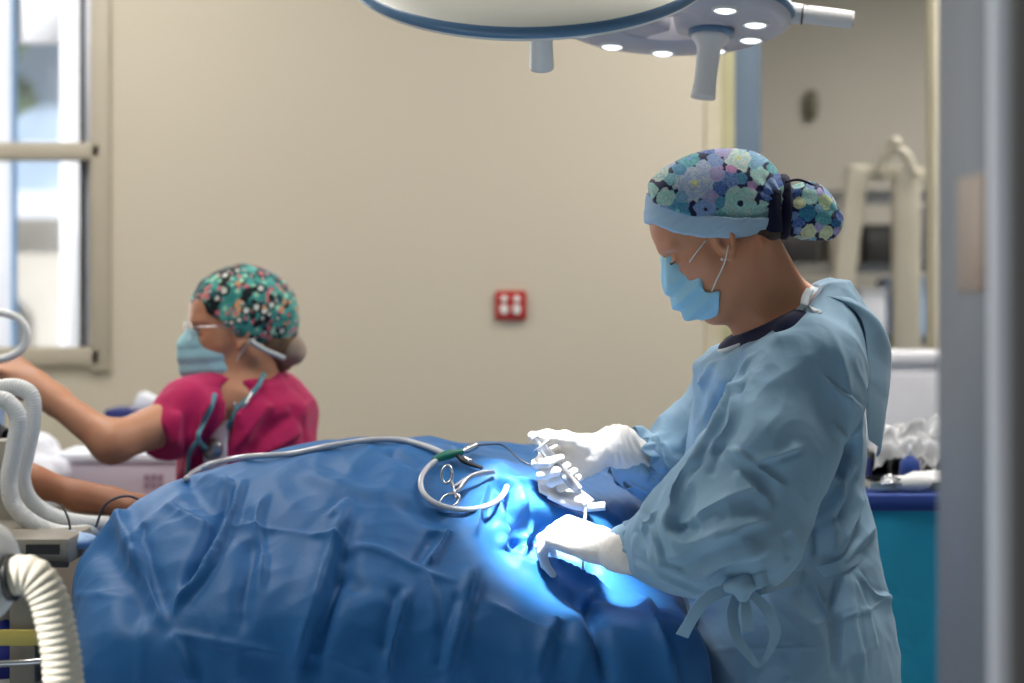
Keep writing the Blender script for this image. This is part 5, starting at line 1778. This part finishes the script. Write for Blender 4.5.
sbvh = BVHTree.FromPolygons([tuple(c) for c in v], [tuple(int(i) for i in q) for q in F])
# undershirt in the v
g = Field((-.80, 3.8, 1.0), (-.4, 4.3, 1.34), .004)
g.sections([(1.225, cxn - .010, 4.11, .100, .100), (1.17, cxn - .010, 4.11, .130, .122), (1.05, cxn - .008, 4.11, .135, .124)], 0)
vx0, vx1 = P(203, 0, 4.0)[0], P(229, 0, 4.0)[0]
g.custom(lambda X, Y, Z: np.maximum(np.maximum(vx0 - X, X - vx1), Y - 4.1), .004)
v2, F2 = g.mesh(1)
link('undershirt', npmesh(v2, F2), M['undershirt'], nurse)['label'] = 'pale undershirt in the v neck'
link('trousers', npmesh(*(lambda g: (g.sections([(.62, cxn, 4.14, .15, .14), (.80, cxn, 4.14, .14, .13)], 0), [g.chain([(x, 4.14, .75), (x, 4.13, .45), (x, 4.15, .12)], [.10, .08, .065], .04) for x in (-.60, -.46)], g.mesh(1))[-1])(Field((-.82, 3.95, .04), (-.25, 4.35, .85), .012))), M['scrub'], nurse)

# cap: teal print, with bun
g = Field((-.76, 3.92, 1.28), (-.40, 4.28, 1.56), .0022)
g.M = HN
g.ell((-.012, 0, .046), (.106, .087, .086), .0)
g.ell((-.060, 0, .010), (.066, .070, .070), .03)
g.ell((.0, 0, .012), (.07, .093, .05), .02)
N_edge = [prof(*q, HN, 4.1) for q in [(180, 250), (185, 296), (200, 298), (213, 318), (232, 336), (252, 348), (268, 358), (284, 366), (310, 340), (310, 250)]]
def ncut(X, Y, Z):
    q = to_local(HN, X, Y, Z)
    # lower edge: rises from nape over the ear to the brow
    line = np.interp(q[0], [-.14, -.10, -.05, -.01, .02, .04, .07, .13], [-.075, -.068, -.050, -.022, -.006, .020, .038, .046])
    return line - q[2]
g.custom(ncut, .004)
cv_, cf_ = g.mesh(1)
cl = np.stack(to_local(HN, cv_[:, 0], cv_[:, 1], cv_[:, 2]), 1)
cv_ = cv_ + vnormals(cv_, cf_) * (.0026 * pnoise(cv_ * 30))[:, None]
ncap = link('surgical_cap', npmesh(cv_, cf_), vcol('teal_print'), nurse)
ncap['label'] = 'teal cap printed with small black, white and pink motifs'


def critters(p, seed=2):
    """small scattered black and white birds and pink dots on teal"""
    rg = np.random.default_rng(seed)
    T0, T1 = lin(46, 128, 124), lin(84, 166, 156)
    c = T0 + (T1 - T0) * np.clip(.5 + pnoise(p * 45), 0, 1)[:, None]
    lo, hi = p.min(0), p.max(0)
    for k in range(1000):
        q = p[rg.integers(len(p))]; r = rg.uniform(.0035, .008)
        d = np.linalg.norm(p - q, axis=1)
        kind = rg.random()
        if kind < .30:
            e = (p - q) @ np.array([1, .3, 1.0]) * .5
            dd = np.sqrt(d ** 2 + e ** 2)
            c[dd < r * 1.7] = lin(18, 24, 28)
            if kind < .15: c[dd < r * .9] = lin(206, 210, 202)
        elif kind < .62: c[d < r * .8] = lin(196, 108, 118)
        elif kind < .78: c[d < r * .75] = lin(150, 206, 176)
        elif kind < .9: c[d < r] = lin(30, 84, 92)
        else: c[d < r * .8] = lin(206, 150, 110)
    return np.clip(c, 0, 1)


paint(ncap.data, critters(cl))
g = Field((-.56, 3.95, 1.30), (-.36, 4.25, 1.46), .003)
g.M = HN
g.ell((-.100, 0, -.052), (.036, .042, .036), 0)
bv2, bf2 = g.mesh(1)
bv2 = bv2 + vnormals(bv2, bf2) * (.002 * pnoise(bv2 * 40))[:, None]
bun = link('cap_bun', npmesh(bv2, bf2), nonwoven('taupe_cloth', srgb(152, 134, 120), .85, .2, .2), ncap)
bun['label'] = 'taupe cloth pouch holding the bun'
tube('cap_hem', [NH(-.080, .060, -.066), NH(-.060, .074, -.056), NH(-.035, .084, -.042), NH(-.012, .090, -.024)], .0055, nonwoven('hem', srgb(190, 196, 198), .85, .1, .2), ncap, 8, 10)
# hair at the nape
g = Field((-.70, 3.95, 1.20), (-.38, 4.25, 1.46), .0035)
g.M = HN
g.ell((-.055, 0, -.020), (.055, .062, .052), 0)
g.cone((-.075, 0, -.03), (-.085, 0, -.075), .045, .022, .02)
hv2, hf2 = g.mesh(1)
hv2 = hv2 + vnormals(hv2, hf2) * (.0016 * pnoise(hv2 @ np.diag([70, 70, 12])))[:, None]
link('hair', npmesh(hv2, hf2), M['hair_light'], nurse)
# mask
g = Field((-.80, 3.86, 1.22), (-.52, 4.24, 1.46), .0025)
g.M = HN
g.ell((.036, 0, -.052), (.070, .060, .064), .0)
g.chain([(.090, 0, .004), (.106, 0, -.030), (.098, 0, -.070), (.074, 0, -.110)], [.012, .015, .017, .015], .035)
g.ell((.024, 0, -.080), (.056, .062, .040), .02)
mpoly = [(.046, -.012), (.066, -.004), (.088, .010), (.14, .014), (.14, -.15), (.045, -.135), (.036, -.075)]
def mcut(X, Y, Z):
    q = to_local(HN, X, Y, Z); return poly2d(q[0], q[2], mpoly)
g.custom(mcut, .003)
v3, F3 = g.mesh(1)
l3 = np.stack(to_local(HN, v3[:, 0], v3[:, 1], v3[:, 2]), 1)
pl = sum(.0018 * np.exp(-((l3[:, 2] - c) / .006) ** 2) * (1 if k % 2 else -1) for k, c in enumerate((-.03, -.048, -.062, -.078)))
v3 = v3 + vnormals(v3, F3) * pl[:, None]
nm = link('face_mask', npmesh(v3, F3), M['mask_pale'], nurse); nm['label'] = 'pale blue pleated face mask'
tube('ear_loop', [NH(.026, .058, -.020), NH(.010, .075, -.008), NH(-.004, .082, .012)], .0014, M['elastic'], nm, 6, 8)
tube('ear_loop', [NH(.024, .056, -.075), NH(.006, .074, -.045), NH(-.012, .083, -.020)], .0014, M['elastic'], nm, 6, 8)
for s in (1, -1):
    tube('eyebrow', [NH(.092, s * .014, .028), NH(.090, s * .030, .033), NH(.076, s * .046, .028)], [.0014, .0026, .0012], M['hair'], nurse, sides=8)
    tube('eyelash', [NH(.0885, s * .021, .008), NH(.0895, s * .032, .009), NH(.082, s * .042, .006)], [.001, .0022, .001], M['hair'], nurse, sides=6)
# glasses
gl = empty('eyeglasses', NH(.1, 0, .01), 'thin clear eyeglasses worn above the pale blue mask', 'glasses')
for s in (1, -1):
    c = np.array([.106, s * .033, .006])
    loop = [NH(c[0] - .0012 * (i > 99) - abs(math.cos(t)) * .002 - (.006 * max(0, math.cos(t) * 1) if True else 0), c[1] + s * math.cos(t) * .026, c[2] + math.sin(t) * .018) for i, t in enumerate(np.linspace(0, 2 * PI, 28, endpoint=False))]
    link('rim', tube_mesh(loop, .0011, 8, True), M['steel'], gl)
    tube('temple', [NH(.098, s * .059, .012), NH(.05, s * .079, .012), NH(.0, s * .084, .008)], .0011, M['steel'], gl, 6, 8)
tube('bridge', [NH(.105, .008, .008), NH(.110, 0, .011), NH(.105, -.008, .008)], .0011, M['steel'], gl, 6, 8)
# stethoscope round the neck
so = empty('stethoscope', P(240, 400, 4.0), 'teal tubed stethoscope hanging round the neck over the magenta scrubs', 'stethoscope')
sm = plain('teal_tube', srgb(84, 146, 162), .4)
def sur(px, py, lift=.008):
    a = on_n(px, py, lift, sbvh); b = on_n(px, py, lift)
    if a is None: return b
    if b is None: return a
    return a if a[1] < b[1] else b
for path, nm_ in (([(264, 374), (258, 386), (248, 398), (238, 408), (230, 424), (224, 438), (216, 450)], 'tubing'), ([(215, 394), (211, 408), (203, 424), (198, 438), (207, 450), (214, 452)], 'tubing')):
    pts = [q for q in (sur(*p) for p in path) if q is not None]
    tube(nm_, pts, .0050, sm, so, 8, 12)
pts = [q for q in (sur(*p) for p in [(251, 392), (246, 404), (238, 410), (233, 402)]) if q is not None]
tube('ear_tube', pts, .0034, M['steel'], so, 8, 10)
cpos = sur(213, 449, .014)
link('chest_piece', lathe_mesh([(0, 0), (.020, 0), (.022, .004), (.018, .009), (.008, .014), (0, .014)], 28, axis_matrix(cpos, (-.2, -1, .1))), M['steel_dark'], so)
pts = [q for q in (sur(*p) for p in [(198, 440), (190, 452), (188, 466), (187, 480)]) if q is not None]
tube('tubing', pts, .0045, sm, so, 8, 10)

# ================================================================ third person, mostly out of frame
third = empty('person', (-1.22, 3.95, 0), 'person in a black short-sleeved top at the left edge, forearm resting on the drape', 'person')
g = Field((-1.62, 3.50, .02), (-.45, 4.25, 1.72), .007)
el3, wr3 = P(34, 483, 3.62), P(104, 500, 3.62)
tc_ = (-1.34, 3.95)
g.sections([(1.40, tc_[0], tc_[1], .09, .13), (1.33, tc_[0], tc_[1], .12, .17), (1.15, tc_[0], tc_[1], .12, .15), (.98, tc_[0], tc_[1], .12, .15), (.82, tc_[0], tc_[1], .13, .17)], 0)
T3 = np.eye(4); T3[:3, :3] = np.array([[1, 0, 0], [0, -1, 0], [0, 0, 1.0]]) @ np.diag([1, -1, 1]); T3[:3, 3] = (tc_[0] + .05, tc_[1], 1.56)
g.M = T3; head_prims(g); g.M = np.eye(4)
g.cone((tc_[0] + .02, tc_[1], 1.54), (tc_[0], tc_[1], 1.40), .055, .06, .03)
s3 = np.array([-1.27, 3.80, 1.33])
g.chain([s3, el3, wr3], [.048, .028, .021], .02)
g.chain([np.array([-1.33, 4.12, 1.33]), np.array([-1.30, 4.17, 1.05]), np.array([-1.12, 4.1, 1.0])], [.052, .04, .026], .03)
for y in (3.87, 4.03):
    g.chain([(tc_[0], y, .85), (tc_[0], y, .5), (tc_[0], y, .12)], [.085, .06, .04], .04); g.chain([(tc_[0] - .02, y, .08), (tc_[0] + .1, y, .055)], [.045, .035], .03)
hand_prims(g, wr3, (.85, .1, -.08), (.1, -.2, -1), 1, [(5, 14, 20, 12), (1, 16, 22, 14), (-4, 20, 24, 16), (-9, 24, 26, 18)], [(.018, .022, .008), (.050, .036, .012), (.076, .036, .016), (.094, .030, .018)])
v, F = g.mesh(1)
link('body', npmesh(v, F), M['skin_c'], third)
g = Field((-1.66, 3.58, .60), (-.92, 4.30, 1.46), .008)
g.sections([(1.42, tc_[0], tc_[1], .085, .10), (1.36, tc_[0], tc_[1], .135, .185), (1.15, tc_[0], tc_[1], .14, .17), (.98, tc_[0], tc_[1], .14, .17), (.75, tc_[0], tc_[1], .15, .19)], 0)
mid3 = s3 + (el3 - s3) * .86
g.cone(s3, mid3, .068, .056, .03)
g.cone(mid3, P(34, 458, 3.585), .048, .036, .03)
g.cone((-1.33, 4.12, 1.33), (-1.31, 4.15, 1.15), .068, .06, .03)
g.cone((tc_[0] + .02, tc_[1], 1.50), (tc_[0] + .01, tc_[1], 1.40), .06, .065, .005, 'cut')
v, F = g.mesh(2)
v = v + vnormals(v, F) * (.006 * pnoise(v * 11))[:, None]
link('top', npmesh(v, F), M['black_cloth'], third)['label'] = 'black short-sleeved top'
g = Field((-1.60, 3.7, .03), (-1.1, 4.2, .95), .014)
for y in (3.87, 4.03):
    g.chain([(tc_[0], y, .85), (tc_[0], y, .45), (tc_[0], y, .12)], [.11, .085, .065], .04)
v, F = g.mesh(1)
link('trousers', npmesh(v, F), M['black_cloth'], third)
g = Field((-1.48, 3.8, 1.46), (-1.15, 4.1, 1.75), .006)
g.M = T3; g.ell((-.022, 0, .045), (.100, .084, .086), 0); g.cone((-.06, 0, .0), (-.07, 0, -.06), .05, .04, .03)
g.ell((.11, 0, -.03), (.06, .09, .10), .01, 'cut')
v, F = g.mesh(1); link('hair', npmesh(v, F), M['hair'], third)
# wrist strap
wc = P(40, 478, 3.60)
# ================================================================ anaesthesia machine and things at the left
am = empty('anaesthesia_machine', (-.92, 3.45, 0), 'beige anaesthesia machine shelf and post at the left edge', 'anaesthesia machine')
dm = 3.35
x_post = P(28, 0, dm)[0]
box('post', (x_post, dm - .02, .52), (.045, .04, .95), M['grey_machine'], am, .008)
box('back_column', (P(2, 0, 3.6)[0], 3.60, .6), (.06, .06, 1.2), M['grey_machine'], am, .008)
sx0, sx1 = P(-60, 0, dm)[0], P(76, 0, dm)[0]
zs = P(0, 548, dm)[2]
box('shelf', ((sx0 + sx1) / 2, dm + .12, zs), (sx1 - sx0, .34, .045), M['grey_machine'], am, .008)
box('shelf_panel', (P(50, 0, dm)[0], dm - .052, zs + .004), (.055, .004, .016), M['machine_dark'], am)
box('shelf_lip', ((sx0 + sx1) / 2, dm - .056, zs - .020), (sx1 - sx0, .012, .010), M['machine_dark'], am, .002)
box('lower_tray', ((sx0 + sx1) / 2 + .0, dm + .12, .80), (sx1 - sx0, .34, .03), M['white_plastic'], am, .006)
box('lower_tray_edge', ((sx0 + sx1) / 2, dm - .055, P(0, 632, dm)[2]), (sx1 - sx0, .012, .026), M['yellow'], am, .003)
box('drawer', ((sx0 + sx1) / 2, dm + .14, .62), (sx1 - sx0 - .02, .30, .18), M['grey_machine'], am, .006)
box('base', ((sx0 + sx1) / 2, dm + .12, .05), (.44, .46, .10), M['grey_machine'], am, .02)
box('upper_housing', (P(-42, 0, 3.6)[0], 3.66, 1.15), (.09, .22, .30), M['blue_light'], am, .015)
tube('rail', [P(-10, 664, dm - .06), P(30, 662, dm - .07), P(62, 658, dm - .06)], .006, M['steel'], am, 6, 10)
# deep blue bags under the tray
for i, (px, py, r, lb) in enumerate([(6, 650, .045, 'deep blue bag hanging left of the machine post'), (50, 668, .050, 'deep blue bag hanging right of the machine post')]):
    c = P(px, py, dm + .02)
    g = Field(tuple(c - .12), tuple(c + .12), .006)
    g.cone(c + np.array([0, 0, .02]), c - np.array([0, 0, .05]), r * .7, r, 0, flat=((0, 1, 0), .5))
    v, F = g.mesh(1); v = v + vnormals(v, F) * (.008 * pnoise(v * 30))[:, None]
    tag(link('blue_bag', npmesh(v, F), M['blue_deep']), lb, 'bag', 'blue bags')
# pale mask on the shelf
pm = empty('cloth_pad', P(74, 541, 3.42), 'pale blue folded pad lying on the machine shelf', 'pad')
g = Field(tuple(P(74, 541, 3.42) - .1), tuple(P(74, 541, 3.42) + .1), .004)
g.ell(P(72, 541, 3.40), (.042, .05, .016), 0)
v, F = g.mesh(1); v = v + vnormals(v, F) * (.003 * pnoise(v * 40))[:, None]
link('pad', npmesh(v, F), M['blue_light'], pm)

# breathing hoses
dh = 3.50
def hose(name, pts, r, mat, label, group=None, ripple=(.0045, .0008), sides=16):
    o = link(name, tube_mesh(catmull(pts, 12), r, sides, False, ripple), mat)
    tag(o, label, 'hose', group); return o
hose('breathing_hose', [P(-25, 395, dh), P(0, 388, dh), P(20, 388, dh), P(32, 398, dh), P(32, 425, dh), P(26, 455, dh), P(22, 478, dh), P(30, 500, dh), P(52, 516, dh), P(80, 523, dh), P(108, 525, dh)], .0155, M['tube_white'], 'outer white breathing hose looping down past the black top', 'breathing hoses')
hose('breathing_hose', [P(-25, 410, dh - .05), P(-2, 400, dh - .05), P(10, 404, dh - .05), P(18, 420, dh - .05), P(14, 450, dh - .05), P(9, 480, dh - .05), P(14, 505, dh - .05), P(34, 524, dh - .05), P(64, 534, dh - .04), P(96, 532, dh)], .0155, M['tube_white'], 'inner white breathing hose, nearer the left edge, joining the other at the drape', 'breathing hoses')
hose('tube_loop', [P(-20, 312, 3.9), P(4, 313, 3.9), P(20, 320, 3.9), P(27, 334, 3.9), P(22, 349, 3.9), P(6, 358, 3.9), P(-15, 360, 3.9)], .008, M['tube_white'], 'white tube loop in front of the window above the reaching hand', None, None)
w = tube('sensor_wire', [P(96, 527, 3.45), P(103, 508, 3.44), P(114, 499, 3.44), P(128, 496, 3.44), P(140, 500, 3.46)], .0022, M['wire_dark']); tag(w, 'thin dark wire looping over the forearm onto the drape', 'wire')
w = tube('sensor_wire', [P(62, 505, 3.43), P(68, 518, 3.42), P(70, 530, 3.42), P(66, 540, 3.42)], .0020, M['wire_dark']); tag(w, 'thin dark wire crossing the white breathing hoses', 'wire')
# corrugated scavenging hose in the foreground, with its round port
d0 = 2.55
o = link('corrugated_hose', tube_mesh(catmull([P(6, 579, d0), P(18, 575, d0), P(34, 578, d0), P(48, 598, d0), P(56, 630, d0), P(62, 665, d0), P(66, 720, d0), P(68, 800, d0), (P(66, 0, d0)[0], d0, .35), (P(60, 0, d0)[0], d0 + .05, .08)], 14), .0262, 24, False, (.0095, .0019)), M['hose_cream'])
tag(o, 'wide cream corrugated hose curving down at the lower left', 'hose')
pt = empty('hose_port', P(-8, 570, d0), 'round white port housing at the left edge, the cream hose plugged into it', 'port')
link('housing', lathe_mesh([(0, -.03), (.045, -.03), (.064, -.02), (.068, 0), (.064, .02), (.045, .03), (0, .03)], 48, axis_matrix(P(-24, 572, d0), (.9, -.45, 0))), M['white_plastic'], pt)
link('collar', lathe_mesh([(0, .0), (.030, .0), (.030, .008), (0, .008)], 32, axis_matrix(P(8, 578, d0), (.95, -.1, .12))), M['machine_dark'], pt)
box('stand', (P(-24, 0, d0)[0], d0 + .02, .52), (.04, .04, 1.04), M['grey_machine'], pt, .006)

# pale box, folder and papers behind the nurse's arm
bd = 4.5
pb = empty('supply_box', P(118, 500, bd), 'pale lilac supply box with a printed panel behind the reaching arm', 'box')
c = P(118, 483, bd); zt = P(0, 462, bd)[2]; zb_ = P(0, 505, bd)[2]
box('carton', (c[0], bd + .12, (zt + zb_) / 2), (.285, .22, zt - zb_), M['pinkish_box'], pb, .012)
box('lid', (c[0] - .0, bd + .12, zt + .008), (.30, .235, .022), M['paper'], pb, .008)
boxes('printed_panel', [((P(146 + 7 * i, 0, bd)[0], bd + .008, P(0, 478 + 8 * j, bd)[2]), (.011, .003, .013)) for i in range(3) for j in range(2)], plain('print_rose', srgb(168, 140, 160), .7), pb)
ct_ = empty('side_counter', (P(110, 0, bd)[0], bd + .2, 0), 'beige side counter under the pale box behind the nurse', 'counter')
zc_ = zb_ - .015
box('worktop', (P(100, 0, bd)[0], bd + .22, zc_), (.95, .5, .03), M['grey_machine'], ct_, .004)
box('carcass', (P(100, 0, bd)[0], bd + .24, (zc_ - .015) / 2), (.92, .44, zc_ - .015), M['white_plastic'], ct_, .004)
box('door', (P(75, 0, bd)[0], bd + .012, (zc_ - .02) / 2), (.44, .016, zc_ - .12), M['grey_machine'], ct_, .004)
box('door', (P(175, 0, bd)[0] + .01, bd + .012, (zc_ - .02) / 2), (.44, .016, zc_ - .12), M['grey_machine'], ct_, .004)
fd = empty('folder_rack', P(128, 425, 4.9), 'navy blue folder tray standing behind the nurse', 'folder tray')
box('tray', (P(131, 0, 4.85)[0], 4.87, P(0, 424, 4.85)[2]), (.105, .16, P(0, 409, 4.85)[2] - P(0, 440, 4.85)[2]), M['navy_folder'], fd, .004)
box('tray_foot', (P(131, 0, 4.85)[0], 4.87, (zc_ + .015 + P(0, 440, 4.85)[2]) / 2), (.09, .14, P(0, 440, 4.85)[2] - zc_ - .012), M['white_plastic'], fd, .004)
ppx = P(146, 0, 4.85)[0]
pp = box('paper_sheets', (ppx, 4.87, P(0, 405, 4.85)[2]), (.050, .10, .045), M['paper'], None, .002, Matrix.Rotation(.45, 4, 'Y'))
tag(pp, 'white sheets leaning out of the navy folder tray', 'paper')
# loose white cover beside the box
g = Field(tuple(P(40, 462, 4.5) - np.array([.16, .12, .12])), tuple(P(40, 462, 4.5) + np.array([.16, .14, .12])), .006)
g.ell(P(36, 470, 4.52), (.085, .09, .045), 0); g.ell(P(34, 448, 4.54), (.05, .06, .035), .03)
v, F = g.mesh(1); v = v + vnormals(v, F) * (.012 * np.abs(pnoise(v * 16)) + .004 * pnoise(v * 40))[:, None]
tag(link('crumpled_sheet', npmesh(v, F), M['paper']), 'crumpled white sheet heaped left of the pale box', 'sheet')

# ceiling lights and daylight
for i, (x, y, lb) in enumerate([(-1.2, 3.0, 'square ceiling light panel on the left of the room, nearer the doorway'), (-1.2, 4.5, 'square ceiling light panel on the left of the room, near the window'), (.95, 3.45, 'square ceiling light panel behind the surgeon, nearer the doorway'), (.95, 4.5, 'square ceiling light panel above the instrument table')]):
    cl_ = empty('ceiling_light', (x, y, 2.9), lb, 'ceiling light', 'ceiling light panels')
    box('frame', (x, y, 2.893), (.62, .62, .014), M['white_plastic'], cl_, .003)
    box('diffuser', (x, y, 2.884), (.56, .56, .006), M['panel_light'], cl_)


def area(name, loc, rot, size, energy, color, size_y=None):
    l = bpy.data.lights.new(name, 'AREA'); l.energy = energy; l.size = size; l.color = color
    if size_y: l.shape = 'RECTANGLE'; l.size_y = size_y
    o = bpy.data.objects.new(name, l); COL.objects.link(o); o.location = loc; o.rotation_euler = rot
    return o


for x in (-1.2, .95):
    for y in ((3.0, 4.5) if x < 0 else (3.45, 4.5)):
        area('panel_lamp', (x, y, 2.87), (0, 0, 0), .56, CEIL_E * (1.15 if x > -1 else .82), (1, .95, .90))
area('next_room_lamp', (2.0, 6.6, 2.88), (0, 0, 0), .9, 46, (1, .95, .88))
area('window_daylight', (-1.75, 5.36, 1.87), (-PI / 2, 0, 0), 1.1, 14, (.85, .92, 1), 1.1)
# the front surgical lamp throws its beam on the operating field
sp = bpy.data.lights.new('lamp_beam', 'SPOT'); sp.energy = SPOT_E; sp.spot_size = math.radians(SPOT_A); sp.spot_blend = 1.0; sp.shadow_soft_size = .10; sp.color = (.95, .97, 1)
so_ = bpy.data.objects.new('lamp_beam', sp); COL.objects.link(so_)
src = Vector(tuple(ca + np.array([.02, -.15, -.155]))); tgt = Vector(P(553, 512, 3.17))
so_.location = src; so_.rotation_euler = (tgt - src).to_track_quat('-Z', 'Y').to_euler()
# the front lamp gives a weak wide wash over the drape
sp2 = bpy.data.lights.new('lamp_wash', 'SPOT'); sp2.energy = WASH_E; sp2.spot_size = math.radians(70); sp2.spot_blend = 1; sp2.shadow_soft_size = .25; sp2.color = (.92, .96, 1)
so2 = bpy.data.objects.new('lamp_wash', sp2); COL.objects.link(so2)
src = Vector(P(545, 50, 3.10)); tgt = Vector((-.05, 3.5, 1.1))
so2.location = src; so2.rotation_euler = (tgt - src).to_track_quat('-Z', 'Y').to_euler()
sun = bpy.data.lights.new('sun', 'SUN'); sun.energy = 11.0; sun.angle = .03; sun.color = (1, .98, .95)
su = bpy.data.objects.new('sun', sun); COL.objects.link(su); su.rotation_euler = (math.radians(48), 0, math.radians(-62))
w = bpy.data.worlds.new('world'); bpy.context.scene.world = w; w.use_nodes = True
w.node_tree.nodes['Background'].inputs[0].default_value = (.80, .90, 1, 1)
w.node_tree.nodes['Background'].inputs[1].default_value = WORLD_E
# ================================================================ camera
cam = bpy.data.cameras.new('camera'); camo = bpy.data.objects.new('camera', cam); COL.objects.link(camo)
camo.location = (0, 0, CAMZ); camo.rotation_euler = (PI / 2, 0, 0)
cam.sensor_width = 36; cam.lens = 36 * FPX / 1024; cam.shift_y = -(341.5 - HOR) / 1024
cam.dof.use_dof = True; cam.dof.focus_distance = 3.08; cam.dof.aperture_fstop = 2.6
cam.clip_start = .05; cam.clip_end = 100
bpy.context.scene.camera = camo
vs = bpy.context.scene.view_settings
vs.view_transform = 'Standard'; vs.look = 'None'; vs.gamma = 1.0; vs.use_curve_mapping = False; vs.exposure = 0.0
